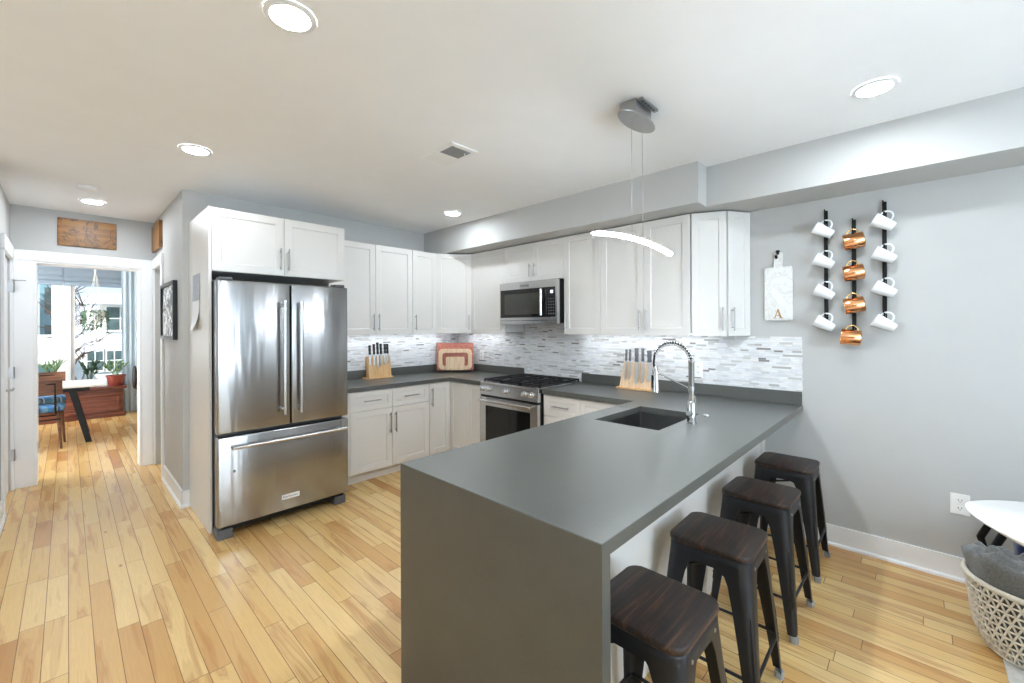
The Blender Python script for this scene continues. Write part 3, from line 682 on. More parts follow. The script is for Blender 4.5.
# gas range
r = thing('gas_range', 'stainless slide-in gas range between the white base cabinets', 'range', (3.2, 2.806, 0))
RY0, RY1 = 2.424, 3.188
MB().box(2.90, 3.51, RY0, RY1, 0.05, 0.905).box(2.93, 3.5, RY0 + 0.03, RY1 - 0.03, 0, 0.05).build('body', 'black', r)
MB().box(2.87, 3.53, RY0, RY1, 0.905, 0.922).build('cooktop', 'steel_plain', r, bevel=0.003)
cp = MB().oprism((0, RY0, 0), (1, 0, 0), Z, (0, 1, 0), [(2.90, 0.795), (2.862, 0.797), (2.872, 0.912), (2.90, 0.918)], 0, RY1 - RY0).build('control_panel', 'steel_plain', r, bevel=0.003)
for yk in (3.14, 3.065, 2.825, 2.59, 2.505):
    k = MB().lathe([(0.027, 0), (0.027, 0.006), (0.021, 0.008), (0.02, 0.032), (0.017, 0.036), (0.002, 0.036)], (2.868, yk, 0.855), (-1, 0, 0.09), seg=20).build('knob', 'steel_plain', r, smooth=40)
    MB().box(2.820, 2.834, yk - 0.0045, yk + 0.0045, 0.838, 0.876).build('knob_grip', 'steel_plain', k, bevel=0.002)
od = MB()
YA, YBB = RY0 + 0.004, RY1 - 0.004
od.box(2.858, 2.9, YA, YA + 0.085, 0.21, 0.775).box(2.858, 2.9, YBB - 0.085, YBB, 0.21, 0.775).box(2.858, 2.9, YA + 0.085, YBB - 0.085, 0.695, 0.775).box(2.858, 2.9, YA + 0.085, YBB - 0.085, 0.21, 0.28)
od = od.build('oven_door', 'steel_plain', r)
MB().box(2.861, 2.895, YA + 0.085, YBB - 0.085, 0.28, 0.695).build('door_glass', 'blackglass', od)
hb = MB().tube([(2.80, RY0 + 0.045, 0.752), (2.80, RY1 - 0.045, 0.752)], 0.0125, 14)
for yy in (RY0 + 0.07, RY1 - 0.07): hb.tube([(2.80, yy, 0.752), (2.858, yy, 0.752)], [0.009, 0.012], 12)
hb.build('oven_handle', 'steel_plain', od, smooth=40)
dw = MB().box(2.86, 2.9, YA, YBB, 0.06, 0.203).build('warming_drawer', 'steel_plain', r, bevel=0.003)
MB().box(2.872, 3.52, RY0 + 0.002, RY1 - 0.002, 0.778, 0.794).build('vent_gap', 'black', r)
GX0, GX1 = 2.905, 3.515
for g in range(3):
    y0 = RY0 + 0.016 + g * 0.245; y1 = y0 + 0.241; mb = MB()
    for yy in (y0, y1 - 0.012): mb.box(GX0, GX1, yy, yy + 0.012, 0.934, 0.95)
    for xx in (GX0, GX1 - 0.012, (GX0 + GX1) / 2 - 0.006): mb.box(xx, xx + 0.012, y0, y1, 0.934, 0.95)
    for q in range(4):
        xx = GX0 + 0.075 + q * 0.15
        mb.box(xx, xx + 0.01, y0, y1, 0.938, 0.951)
    ym = (y0 + y1) / 2; mb.box(GX0, GX1, ym - 0.005, ym + 0.005, 0.938, 0.951)
    for xx in (GX0, GX1 - 0.012):
        for yy in (y0, y1 - 0.012): mb.box(xx, xx + 0.012, yy, yy + 0.012, 0.922, 0.934)
    mb.build('grate', 'iron', r)
for bx in (3.06, 3.36):
    for by in (2.56, 2.805, 3.05):
        MB().lathe([(0.05, 0.922), (0.05, 0.926), (0.036, 0.928), (0.036, 0.933), (0.028, 0.935), (0.002, 0.935)], (bx, by, 0), seg=20).build('burner', 'iron', r, smooth=40)
MB().box(2.92, 3.5, RY0 + 0.02, RY1 - 0.02, 0.9222, 0.9235).build('burner_tray', 'black', r)

# microwave
r = thing('microwave', 'stainless over-the-range microwave under the short cabinet', 'microwave', (3.35, 2.806, 1.492))
MY0, MY1 = 2.432, 3.188
MB().box(3.19, X1 - 0.009, MY0, MY1, 1.503, 1.922).build('body', 'black', r)
mf = MB().box(3.15, 3.189, MY0, MY1, 1.845, 1.915).box(3.15, 3.189, MY0, MY1, 1.495, 1.56).box(3.15, 3.189, MY0, MY0 + 0.02, 1.56, 1.845).box(3.15, 3.189, MY1 - 0.012, MY1, 1.56, 1.845).build('front_frame', 'steel_plain', r)
bd = MB().box(3.1488, 3.1505, 2.78, 2.90, 1.862, 1.892).build('badge', 'nickel', mf)
text_mesh('badge_lettering', 'KitchenAid', 0.02, 'black', bd, (3.1486, 2.84, 1.877), (0, -1, 0), (0, 0, 1), 0.0002)
MB().box(3.149, 3.151, MY0 + 0.01, MY1 - 0.01, 1.527, 1.531).build('vent_line', 'black', mf)
md = MB().box(3.152, 3.189, MY0 + 0.135, MY1 - 0.012, 1.56, 1.845).build('door', 'blackglass', r)
MB().box(3.1505, 3.1525, MY0 + 0.20, MY1 - 0.07, 1.59, 1.80).build('window', 'mwglass', md)
MB().tube([(3.118, 2.602, 1.575), (3.118, 2.602, 1.83)], 0.013, 14).tube([(3.118, 2.602, 1.59), (3.155, 2.602, 1.59)], 0.008).tube([(3.118, 2.602, 1.815), (3.155, 2.602, 1.815)], 0.008).build('handle', 'steel_plain', md, smooth=40)
pn = MB().box(3.152, 3.189, MY0 + 0.02, MY0 + 0.133, 1.56, 1.845).build('control_panel', 'blackglass', r)
MB().box(3.1508, 3.1525, 2.482, 2.51, 1.785, 1.812).build('display', 'display', pn)
mb = MB()
for i in range(3):
    for j in range(6): mb.box(3.1512, 3.1525, 2.466 + i * 0.028, 2.484 + i * 0.028, 1.585 + j * 0.028, 1.599 + j * 0.028)
mb.build('keypad', 'grey_plastic', pn)

# ================================================================== LIGHTS AND CEILING FITTINGS
def downlight(x, y, label, glow='can'):
    r = thing('recessed_light', label, 'ceiling light', (x, y, ZC), 'recessed ceiling lights')
    MB().lathe([(0.088, ZC - 0.0005), (0.088, ZC - 0.006), (0.068, ZC - 0.010), (0.066, ZC - 0.006)], (x, y, 0), seg=32, cap0=False, cap1=False).build('trim_ring', 'trim', r, smooth=40)
    MB().lathe([(0.0665, ZC - 0.0065), (0.0665, ZC - 0.0075), (0.001, ZC - 0.0075)], (x, y, 0), seg=32).build('diffuser', glow, r)
downlight(0.567, 1.658, 'round recessed light at the top of the photo, nearest the viewer on the left')
downlight(0.57, 3.335, 'round recessed light above the floor in front of the refrigerator cabinet')
downlight(0.159, 5.35, 'round recessed light in the hallway ceiling beside the smoke detector', 'can_hall')
downlight(2.672, 3.37, 'small round recessed light near the ceiling vent in the kitchen corner')
downlight(0.567, -0.03, 'extra recessed light added out of view above the viewer')  # unseen downlight added to brighten floor and ceiling
downlight(0.567, -1.75, 'extra recessed light added out of view behind the viewer')  # second added downlight, also out of view
downlight(2.68, 0.15, 'round recessed light at right, close to the mug wall soffit', 'can_hall')
tag(MB().lathe([(0.062, ZC - 0.0005), (0.062, ZC - 0.012), (0.058, ZC - 0.024), (0.045, ZC - 0.03), (0.02, ZC - 0.031), (0.001, ZC - 0.031)], (0.115, 4.83, 0), seg=28).build('smoke_detector', 'white_plastic', smooth=35, origin=(0.115, 4.83, ZC)), 'round white smoke detector on the hallway ceiling', 'smoke detector')
r = thing('ceiling_vent', 'white rectangular ceiling vent with a small grey grille', 'vent', (1.74, 2.23, ZC))
MB().box(1.635, 1.845, 2.065, 2.395, ZC - 0.010, ZC - 0.0005).build('cover', 'white_plastic', r, bevel=0.004)
gv = MB().box(1.665, 1.815, 2.10, 2.23, ZC - 0.0118, ZC - 0.0101).build('grille', 'ventgrey', r)
mb = MB()
for k in range(8): mb.box(1.668, 1.812, 2.106 + k * 0.0155, 2.111 + k * 0.0155, ZC - 0.014, ZC - 0.0119)
mb.build('slat', 'ventgrey', gv)
MB().tube([(1.79, 2.13, ZC - 0.012), (1.785, 2.125, ZC - 0.03), (1.79, 2.12, ZC - 0.034)], 0.003, 8).build('damper_lever', 'white_plastic', r)

r = thing('added_uplight', 'added uplight brightening the ceiling, out of view behind the viewer', 'lamp', (0.2, -3.2, 0))  # unseen uplight, added to lift the ceiling brightness
MB().lathe([(0.2, 0), (0.2, 0.02), (0.03, 0.035), (0.025, 0.55), (0.12, 0.6), (0.27, 0.7), (0.275, 0.71), (0.262, 0.7), (0.1, 0.62), (0.002, 0.61)], (0.2, -3.2, 0), seg=32).build('body', 'nickel', r, smooth=50)
MB().lathe([(0.255, 0.697), (0.255, 0.699), (0.002, 0.699)], (0.2, -3.2, 0), seg=32).build('diffuser', 'up_fill', r)

# linear pendant over the peninsula
PY = 1.058
r = thing('pendant_light', 'glowing arched linear pendant hung on thin cables over the peninsula', 'pendant light', (2.05, PY, ZC))
el = [(2.055 + 0.165 * math.cos(2 * PI * k / 40), PY + 0.062 * math.sin(2 * PI * k / 40)) for k in range(40)]
MB().prism(el, 2.530, 2.538).build('canopy_plate', 'nickel', r, bevel=0.002)
MB().box(1.955, 2.125, PY - 0.045, PY + 0.045, 2.538, ZC - 0.004).build('canopy_box', 'nickel', r, bevel=0.003)
br = MB().box(1.975, 2.15, PY - 0.072, PY - 0.048, ZC - 0.012, ZC - 0.0005).build('ceiling_bracket', 'nickel', r)
mb = MB()
for k in range(5): mb.box(1.99 + k * 0.03, 2.008 + k * 0.03, PY - 0.065, PY - 0.055, ZC - 0.0135, ZC - 0.012)
mb.build('bracket_slot', 'grey_plastic', br)
def pz(x): return 1.922 - 0.030 * ((x - 2.055) / 0.42) ** 2
def bar_ring(k, a0, a1, g, n=12):
    t = -1 + 2 * k / 40; x = 2.055 + 0.42 * t; e = max(0.12, min(1.0, (1 - abs(t)) / 0.05)) ** 0.5
    return [(x, PY + 0.017 * g * e * math.cos(a), pz(x) + 0.0125 * g * e * math.sin(a)) for a in [a0 + (a1 - a0) * j / n for j in range(n + 1)]]
MB().loft([bar_ring(k, -PI * 1.08, PI * 0.08, 1.0) for k in range(41)]).build('light_bar', 'bar', r, smooth=60)
MB().loft([bar_ring(k, PI * 0.09, PI * 0.91, 1.02) for k in range(41)]).build('bar_housing', 'nickel', r, smooth=60)
for xx in (1.997, 2.116): MB().cyl((xx, PY, pz(xx) + 0.0115), (xx, PY, 2.53), 0.0012, seg=6).build('cable', 'nickel', r)

# under-cabinet strips
def strip(label, x0, x1, y0, y1):
    r = thing('under_cabinet_light', label, 'under-cabinet light', ((x0 + x1) / 2, (y0 + y1) / 2, ZUR - 0.009), 'led strips under the wall cabinets')
    MB().box(x0, x1, y0, y1, ZUR - 0.006, ZUR - 0.0005).build('housing', 'white_plastic', r)
    e = 0.004
    MB().box(x0 + e, x1 - e, y0 + e, y1 - e, ZUR - 0.009, ZUR - 0.006).build('diffuser', 'strip', r)
strip('led strip under the wall cabinets beside the refrigerator', 1.80, 3.28, 4.20, 4.23)
strip('led strip under the wall cabinet between the corner and microwave', 3.40, 3.43, 3.50, 4.10)
strip('led strip under the wall cabinets right of the microwave', 3.40, 3.43, 1.15, 2.38)

# ================================================================== WALL ITEMS
def outlet(y, z, label, x=X1, w=0.04, h=0.06, switch=False):
    r = thing('wall_outlet', label, 'outlet', (x, y, z))
    MB().box(x - 0.006, x - 0.0005, y - w, y + w, z - h, z + h).build('cover_plate', 'white_plastic', r, bevel=0.002)
    for s in (-1, 1):
        k = MB().oprism((x - 0.006, y, z + s * 0.0225), (0, 1, 0), Z, (-1, 0, 0), [(0.017 * max(-1, min(1, 1.25 * math.cos(a))), 0.0165 * max(-0.8, min(0.8, math.sin(a)))) for a in [2 * PI * j / 20 for j in range(20)]], 0, 0.002).build('receptacle', 'white_plastic', r)
        MB().box(x - 0.0088, x - 0.008, y - 0.008, y - 0.0055, z + s * 0.0225 - 0.002, z + s * 0.0225 + 0.008).box(x - 0.0088, x - 0.008, y + 0.0055, y + 0.008, z + s * 0.0225 - 0.002, z + s * 0.0225 + 0.008).box(x - 0.0088, x - 0.008, y - 0.002, y + 0.002, z + s * 0.0225 - 0.01, z + s * 0.0225 - 0.006).build('slot', 'black', k)
outlet(-0.168, 0.437, 'white wall outlet above the baseboard beside the white table')
outlet(1.293, 1.113, 'white outlet on the mosaic backsplash behind the faucet', X1 - 0.008, 0.036)
outlet(3.90, 1.12, 'white outlet on the mosaic backsplash right of the cutting boards', X1 - 0.008, 0.036)

# marble board on a black hook
UW = (0, -1, 0); NW = (-1, 0, 0)
XB = X1 - 0.003
bo = MB()
w2, n = 0.088, 4
def corner(cx, cy, a0, rad): return [(cx + rad * math.cos(a0 + PI / 2 * k / n), cy + rad * math.sin(a0 + PI / 2 * k / n)) for k in range(n + 1)]
poly = corner(-w2 + 0.012, 1.517, PI, 0.012) + corner(w2 - 0.012, 1.517, -PI / 2, 0.012) + corner(w2 - 0.012, 1.878, 0, 0.012) + [(0.028, 1.89)] + corner(0.018, 1.985, 0, 0.01) + corner(-0.018, 1.985, PI / 2, 0.01) + [(-0.028, 1.89)] + corner(-w2 + 0.012, 1.878, PI / 2, 0.012)
r = thing('marble_board', 'white marble serving board with a gold letter hanging on the wall', 'serving board', (XB, 0.728, 1.505))
MB().oprism((XB, 0.728, 0), UW, Z, NW, poly, 0.002, 0.016).build('slab', 'marble', r, bevel=0.0025)
lt = MB(); LO = (XB - 0.0162, 0.730, 1.522)
for pl in ([(-0.024, 0), (-0.018, 0), (0.001, 0.060), (-0.001, 0.068)], [(0.013, 0), (0.025, 0), (0.002, 0.068), (-0.005, 0.060)], [(-0.014, 0.018), (0.016, 0.018), (0.015, 0.0225), (-0.0125, 0.0225)], [(-0.031, -0.001), (-0.011, -0.001), (-0.011, 0.003), (-0.031, 0.003)], [(0.007, -0.001), (0.032, -0.001), (0.032, 0.003), (0.007, 0.003)]):
    lt.oprism(LO, UW, Z, NW, pl, 0, 0.0012)
lt.build('gold_letter', 'goldpaint', r)
tag(MB().box(X1 - 0.006, X1 - 0.0005, 0.719, 0.737, 1.955, 2.005).tube([(X1 - 0.006, 0.728, 1.985), (X1 - 0.03, 0.728, 1.985), (X1 - 0.034, 0.728, 1.995), (X1 - 0.034, 0.728, 2.006)], [0.008, 0.009, 0.010, 0.013], 10).tube([(X1 - 0.006, 0.735, 1.962), (X1 - 0.028, 0.738, 1.955), (X1 - 0.034, 0.738, 1.966), (X1 - 0.034, 0.738, 1.972)], [0.008, 0.009, 0.009, 0.011], 10).build('wall_hook', 'black', origin=(X1, 0.728, 1.955), smooth=40), 'small black hook holding the white marble board', 'hook')

# mug racks and mugs
def rack(y, ztop, zbot, pivots, label):
    r = thing('mug_rack', label, 'mug rack', (X1, y, zbot), 'black mug racks')
    MB().box(X1 - 0.016, X1 - 0.004, y - 0.011, y + 0.004, zbot, ztop - 0.012).box(X1 - 0.014, X1 - 0.004, y + 0.004, y + 0.011, zbot, ztop).box(X1 - 0.004, X1 - 0.0003, y - 0.008, y + 0.008, zbot + 0.02, zbot + 0.05).box(X1 - 0.004, X1 - 0.0003, y - 0.008, y + 0.008, ztop - 0.06, ztop - 0.03).build('rail', 'black', r, bevel=0.0015)
    for z in pivots:
        MB().tube([(X1 - 0.016, y, z - 0.012), (X1 - 0.05, y, z - 0.016), (X1 - 0.062, y, z - 0.008), (X1 - 0.064, y, z + 0.006)], [0.0055, 0.005, 0.005, 0.006], 8).build('hook', 'black', r, smooth=50)
    return r
P1 = [2.160, 1.956, 1.751, 1.541]; P2 = [2.077, 1.874, 1.665, 1.459]; P3 = [2.163, 1.961, 1.751, 1.541]
rack(0.450, 2.252, 1.46, P1, 'left black mug rack of white mugs, next to the marble board')
rack(0.303, 2.166, 1.38, P2, 'middle black mug rack holding the copper mugs')
rack(0.153, 2.252, 1.46, P3, 'rightmost black mug rack of white mugs on the wall')
def mug_proto(name, mat, hmat, prof, hr, hz0, hz1, label, group):
    r = thing(name, label, 'mug', (0, 0, 0), group)
    MB().lathe(prof, seg=32, cap0=True, cap1=True).build('cup', mat, r, smooth=50)
    zm, zh = (hz0 + hz1) / 2, (hz1 - hz0) / 2
    rr = lambda z: prof[1][0] + (prof[2][0] - prof[1][0]) * (z - prof[1][1]) / (prof[2][1] - prof[1][1])
    pts = [(rr(hz0) - 0.002, 0, hz0)] + [(hr * 0.55 + hr * 0.45 * math.sin(PI * k / 10) + (rr(zm) - hr * 0.55) * (1 - math.sin(PI * k / 10)) * 0.75, 0, zm - zh * math.cos(PI * k / 10)) for k in range(1, 10)] + [(rr(hz1) - 0.002, 0, hz1)]
    MB().tube(pts, 0.0055, 10).build('handle', hmat, r, smooth=60)
    return r
wm = mug_proto('coffee_mug', 'porcelain', 'porcelain', [(0.024, 0), (0.0275, 0.003), (0.0435, 0.112), (0.0405, 0.112), (0.025, 0.006), (0.001, 0.006)], 0.073, 0.034, 0.096, '', 'white mugs on the black racks')
cm = mug_proto('copper_mug', 'copper', 'brass', [(0.044, 0), (0.0495, 0.005), (0.0510, 0.104), (0.0485, 0.104), (0.044, 0.007), (0.001, 0.007)], 0.076, 0.022, 0.082, '', 'copper mugs on the middle rack')
def hang(root, first, y, z, ang, label, hz, hx, yaw):
    r = root if first else dup(root, (0, 0, 0))
    r['label'] = label
    A = Vector((-math.sin(yaw), math.cos(yaw) * math.cos(ang), math.sin(ang))); A.normalize()
    Hx = Vector((0, 0, 1)); Hx = (Hx - A * Hx.dot(A)).normalized(); W = A.cross(Hx)
    p = Vector((X1 - 0.058, y, z)) - A * hz - Hx * hx
    r.matrix_world = Matrix(((Hx.x, W.x, A.x, p.x), (Hx.y, W.y, A.y, p.y), (Hx.z, W.z, A.z, p.z), (0, 0, 0, 1)))
ords = ['topmost', 'second from the top', 'third from the top', 'lowest']
for i, z in enumerate(P1): hang(wm, i == 0, 0.437, z, math.radians(31 - (2 if i else 0)), 'white mug hanging %s on the left mug rack' % ords[i], 0.072, 0.065, 0.12)
for i, z in enumerate(P3): hang(wm, False, 0.135, z, math.radians(29 + 2 * (i == 0)), 'white mug hanging %s on the rightmost mug rack' % ords[i], 0.072, 0.065, 0.12)
for i, z in enumerate(P2): hang(cm, i == 0, 0.309, z, math.radians([-9, -8, -10, 6][i]), 'shiny copper mug hanging %s on the middle mug rack' % ords[i], 0.052, 0.068, 0.12)

# ================================================================== COUNTER ITEMS
def knife_proto(name, L, hm, label, group):
    r = thing(name, label, 'knife', (0, 0, 0), group)
    # blade in local -Z, handle in +Z, width along X
    MB().oprism((0, 0, 0), (1, 0, 0), Z, (0, 1, 0), [(-0.012, 0), (0.012, 0), (0.013, -0.6 * L), (0.004, -0.93 * L), (-0.012, -L)], -0.001, 0.001).build('blade', 'steel_plain', r)
    rings = [[(sx * w, sy * 0.009, z) for sx, sy in ((-1, -0.6), (-0.6, -1), (0.6, -1), (1, -0.6), (1, 0.6), (0.6, 1), (-0.6, 1), (-1, 0.6))] for z, w in ((0, 0.009), (0.012, 0.012), (0.03, 0.0095), (0.06, 0.012), (0.085, 0.010), (0.105, 0.0135), (0.112, 0.010))]
    MB().loft(rings).build('handle', hm, r, smooth=50)
    return r
# left block: upright beech board with six black handled knives
r = thing('knife_block', 'upright beech knife block on the counter next to the refrigerator', 'knife block', (2.365, 4.27, 0.914), 'wooden knife blocks')
KX0, KX1 = 2.225, 2.490
MB().hexa([(KX0, 4.235, 0.927), (KX1, 4.235, 0.927), (KX1, 4.315, 0.927), (KX0, 4.315, 0.927), (KX0, 4.262, 1.15), (KX1, 4.262, 1.15), (KX1, 4.325, 1.15), (KX0, 4.325, 1.15)]).build('board', 'beech', r, bevel=0.003)
MB().box(KX0 - 0.03, KX1 + 0.02, 4.22, 4.335, 0.9145, 0.928).build('base', 'beech', r, bevel=0.003)
kd = MB().lathe([(0.009, 0), (0.009, 0.001), (0.001, 0.001)], (2.365, 4.2475, 1.0), (0, -1, 0.12)).build('emblem', 'white_plastic', r)
kn = knife_proto('kitchen_knife', 0.13, 'black', '', 'black-handled knives in the left block')
for i, (dx, s, hz) in enumerate(((-0.118, 0.9, 0), (-0.068, 1.0, 0), (-0.026, 1.15, 0), (0.012, 1.0, 0.004), (0.062, 0.95, 0.008), (0.092, 0.95, 0.008))):
    k = kn if i == 0 else dup(kn, (0, 0, 0))
    k.location = (2.358 + dx, 4.252, 1.175 + hz * 0.5); k.rotation_euler = (math.radians(-4), 0, 0); k.scale = (1.05, 1, s)
    k['label'] = 'black-handled knife, %s from the left in the beech block by the refrigerator' % ['first', 'second', 'third', 'fourth', 'fifth', 'sixth'][i]
# right block: pale magnetic stand
r = thing('knife_block', 'pale wooden magnetic knife stand on the counter left of the faucet', 'knife block', (3.45, 1.80, 0.914), 'wooden knife blocks')
MB().hexa([(3.425, 1.945, 0.93), (3.425, 1.66, 0.93), (3.50, 1.66, 0.93), (3.50, 1.945, 0.93), (3.468, 1.925, 1.15), (3.468, 1.672, 1.145), (3.495, 1.672, 1.145), (3.495, 1.925, 1.15)]).build('board', 'paleboard', r, bevel=0.003)
MB().box(3.395, 3.51, 1.635, 1.965, 0.9145, 0.93).build('base', 'beech', r, bevel=0.003)
kn2 = knife_proto('chef_knife', 0.19, 'grey_plastic', '', 'grey-handled knives on the right stand')
for i, (yy, L, tilt, zz, sx) in enumerate(((1.895, 0.55, 3, 1.160, 0.8), (1.858, 0.72, 4, 1.163, 0.85), (1.793, 1.08, 5, 1.155, 1.5), (1.735, 1.02, 5, 1.162, 1.1), (1.673, 0.9, 6, 1.158, 1.7))):
    k = kn2 if i == 0 else dup(kn2, (0, 0, 0))
    sl = math.atan2(0.043, 0.22)
    k.rotation_euler = Matrix.Rotation(math.radians(-90), 4, 'Z').to_euler()
    Rm = Matrix.Rotation(sl, 4, 'Y') @ Matrix.Rotation(math.radians(-tilt), 4, 'X') @ Matrix.Rotation(math.radians(-90), 4, 'Z')
    k.rotation_euler = Rm.to_euler(); k.location = (3.447 + (zz - 1.15) * 0.195 + 0.01, yy, zz); k.scale = (sx, 1, L if L > 0.8 else 0.9)
    k['label'] = 'grey-handled knife, %s from the left on the pale stand by the faucet' % ['first', 'second', 'third', 'fourth', 'fifth'][i]
# cutting boards in the corner
CB = Vector((3.275, 4.095, 0.9165)); cu_ = Vector((0.76, -0.65, 0)); cn = Vector((-0.65, -0.76, 0)); tl = math.radians(7)
cv = Vector((-cn.x * math.sin(tl), -cn.y * math.sin(tl), math.cos(tl))); cnn = cu_.cross(cv) * 1.0
def cb_poly(w, z0, z1, rad, n=5):
    p = []
    for cx, cy, a in ((w / 2 - rad, z0 + rad, -PI / 2), (w / 2 - rad, z1 - rad, 0), (-w / 2 + rad, z1 - rad, PI / 2), (-w / 2 + rad, z0 + rad, PI)):
        for k in range(n + 1): t = a + PI / 2 * k / n; p.append((cx + rad * math.cos(t), cy + rad * math.sin(t)))
    return p
def flat(mb, poly, n0, n1): return mb.oprism(CB, cu_, cv, cnn, poly, n0, n1)
tag(flat(MB(), cb_poly(0.45, 0.022, 0.36, 0.02), -0.045, -0.022).build('cutting_board', 'redboard', bevel=0.003, origin=CB), 'large red-brown cutting board at the back of the corner stack', 'cutting board', 'cutting boards in the corner')
outer = cb_poly(0.405, 0.03, 0.285, 0.05); inner = cb_poly(0.31, 0.075, 0.235, 0.03)
mb = MB()
P3d = lambda p, n: CB + cu_ * p[0] + cv * p[1] + cnn * n
mb.loft([[P3d(p, -0.012) for p in outer], [P3d(p, 0.006) for p in outer], [P3d(p, 0.006) for p in inner], [P3d(p, -0.012) for p in inner]], False, False)
mb.loft([[P3d(p, -0.012) for p in outer], [P3d(p, -0.012) for p in inner]], False, False)
r = tag(mb.build('serving_tray', 'paleboard', bevel=0.003, origin=CB), 'pale framed tray with open middle in the corner stack', 'tray', 'cutting boards in the corner')
tag(flat(MB(), cb_poly(0.225, 0.024, 0.185, 0.014), 0.016, 0.03).build('cutting_board', 'paleboard', bevel=0.003, origin=CB), 'small pale cutting board at the front of the corner stack', 'cutting board', 'cutting boards in the corner')
r = thing('board_rack', 'dark metal rack with brass feet holding the cutting boards upright', 'rack', CB)
mb = MB()
for s in (-0.18, 0.18): mb.tube([P3d((s, 0.012), 0.05), P3d((s, 0.008), -0.05), P3d((s, 0.12), -0.056), P3d((s, 0.012), -0.062)], 0.005, 8)
for nn in (0.05, -0.05): mb.tube([P3d((-0.2, 0.012), nn), P3d((0.2, 0.012), nn)], 0.006, 8)
mb.build('frame', 'black', r, smooth=50)
for s in (-0.055, 0.055): MB().tube([P3d((s, 0.006), 0.06), P3d((s, 0.012), 0.035), P3d((s, 0.05), 0.034)], 0.006, 8).build('foot', 'brass', r, smooth=50)

# ================================================================== STOOLS
def stool_leg(sx, sy):
    mb = MB(); rings = []
    lv = [(0.575, 0.135, 0.048, 0.153), (0.553, 0.112, 0.047, 0.1545), (0.53, 0.094, 0.045, 0.156), (0.49, 0.080, 0.042, 0.159), (0.40, 0.068, 0.036, 0.166), (0.28, 0.056, 0.029, 0.1745), (0.15, 0.045, 0.022, 0.184), (0.03, 0.035, 0.016, 0.192)]
    for z, w, rad, c in lv:
        prof = [(c - w, c)]
        for k in range(7):
            a = PI / 2 - PI / 2 * k / 6; prof.append((c - rad + rad * math.cos(a), c - rad + rad * math.sin(a)))
        prof.append((c, c - w))
        inn = [(p[0] - 0.0035 * (0.3 if i == 0 else 0.8), p[1] - 0.0035 * (0.3 if i == len(prof) - 1 else 0.8)) for i, p in enumerate(prof)]
        inn[0] = (prof[0][0], prof[0][1] - 0.0035); inn[-1] = (prof[-1][0] - 0.0035, prof[-1][1])
        rings.append([(sx * x, sy * y, z) for x, y in prof + inn[::-1]])
    mb.loft(rings)
    # pressed rib running down the rounded corner
    rib = [(sx * (c - rad * 0.293 + 0.001), sy * (c - rad * 0.293 + 0.001), z) for z, w, rad, c in lv[4:7]]
    mb.tube(rib, [0.002, 0.006, 0.004], 8)
    return mb
def make_stool(label):
    r = thing('bar_stool', label, 'stool', (0, 0, 0), 'dark metal bar stools at the peninsula')
    def rr(h, rad, n=6):
        p = []
        for cx, cy, a in ((h - rad, -h + rad, -PI / 2), (h - rad, h - rad, 0), (-h + rad, h - rad, PI / 2), (-h + rad, -h + rad, PI)):
            for k in range(n + 1): t = a + PI / 2 * k / n; p.append((cx + rad * math.cos(t), cy + rad * math.sin(t)))
        return p
    R = lambda h, rad, z: [(x, y, z) for x, y in rr(h, rad)]
    MB().loft([R(0.150, 0.045, 0.5895), R(0.1545, 0.048, 0.591), R(0.156, 0.048, 0.594), R(0.156, 0.048, 0.607), R(0.154, 0.046, 0.611), R(0.150, 0.043, 0.6125)]).build('seat', 'darkwood', r, smooth=50)
    ap = [R(0.1545, 0.047, 0.538), R(0.153, 0.047, 0.582), R(0.147, 0.043, 0.589), R(0.141, 0.04, 0.589), R(0.149, 0.044, 0.58), R(0.151, 0.045, 0.538)]
    MB().loft(ap + [ap[0]], False, False).build('apron', 'gunmetal', r, smooth=40)
    for sx in (-1, 1):
        for sy in (-1, 1):
            l = stool_leg(sx, sy).build('leg', 'gunmetal', r, smooth=35)
            cx, cy = sx * 0.180, sy * 0.180
            MB().loft([[(cx + sx * 0.002 + a * 0.0165, cy + sy * 0.002 + b * 0.0165, z) for a, b in ((-1, -0.6), (-0.6, -1), (0.6, -1), (1, -0.6), (1, 0.6), (0.6, 1), (-0.6, 1), (-1, 0.6))] for z in (0.0, 0.030)]).build('foot_cap', 'rubber', l, bevel=0.002)
            for dx, dy in ((0.095, 0.0), (0.0, 0.095)): pass
    zb, c = 0.185, 0.176
    mb = MB()
    for a, b in (((-c, -c), (c, -c)), ((c, -c), (c, c)), ((c, c), (-c, c)), ((-c, c), (-c, -c))):
        mb.tube([(a[0], a[1], zb), (b[0], b[1], zb)], 0.0065, 8)
    mb.build('footrest', 'gunmetal', r, smooth=50)
    mb = MB()
    d = 0.142
    mb.tube([(-d, -d, 0.50), (d, d, 0.50)], 0.006, 8); mb.tube([(-d, d, 0.487), (d, -d, 0.487)], 0.006, 8)
    mb.build('cross_brace', 'gunmetal', r, smooth=50)
    mb = MB()
    for sx in (-1, 1):
        for sy in (-1, 1): mb.cyl((sx * 0.085, sy * 0.148, 0.553), (sx * 0.085, sy * 0.1565, 0.553), 0.006, seg=10)
    mb.build('bolt', 'nickel', r, smooth=40)
    return r
st = make_stool('dark bar stool closest to the viewer, next to the waterfall end')
st.location = (1.262, 0.602, 0); st.rotation_euler = (0, 0, math.radians(-1))
dup(st, (1.868, 0.604, 0), 'second dark bar stool from the waterfall end of the peninsula', math.radians(1))
dup(st, (2.508, 0.600, 0), 'third dark bar stool from the waterfall end of the peninsula', math.radians(-1))
dup(st, (3.148, 0.606, 0), 'dark bar stool farthest from the viewer, next to the grey wall', math.radians(0.5))

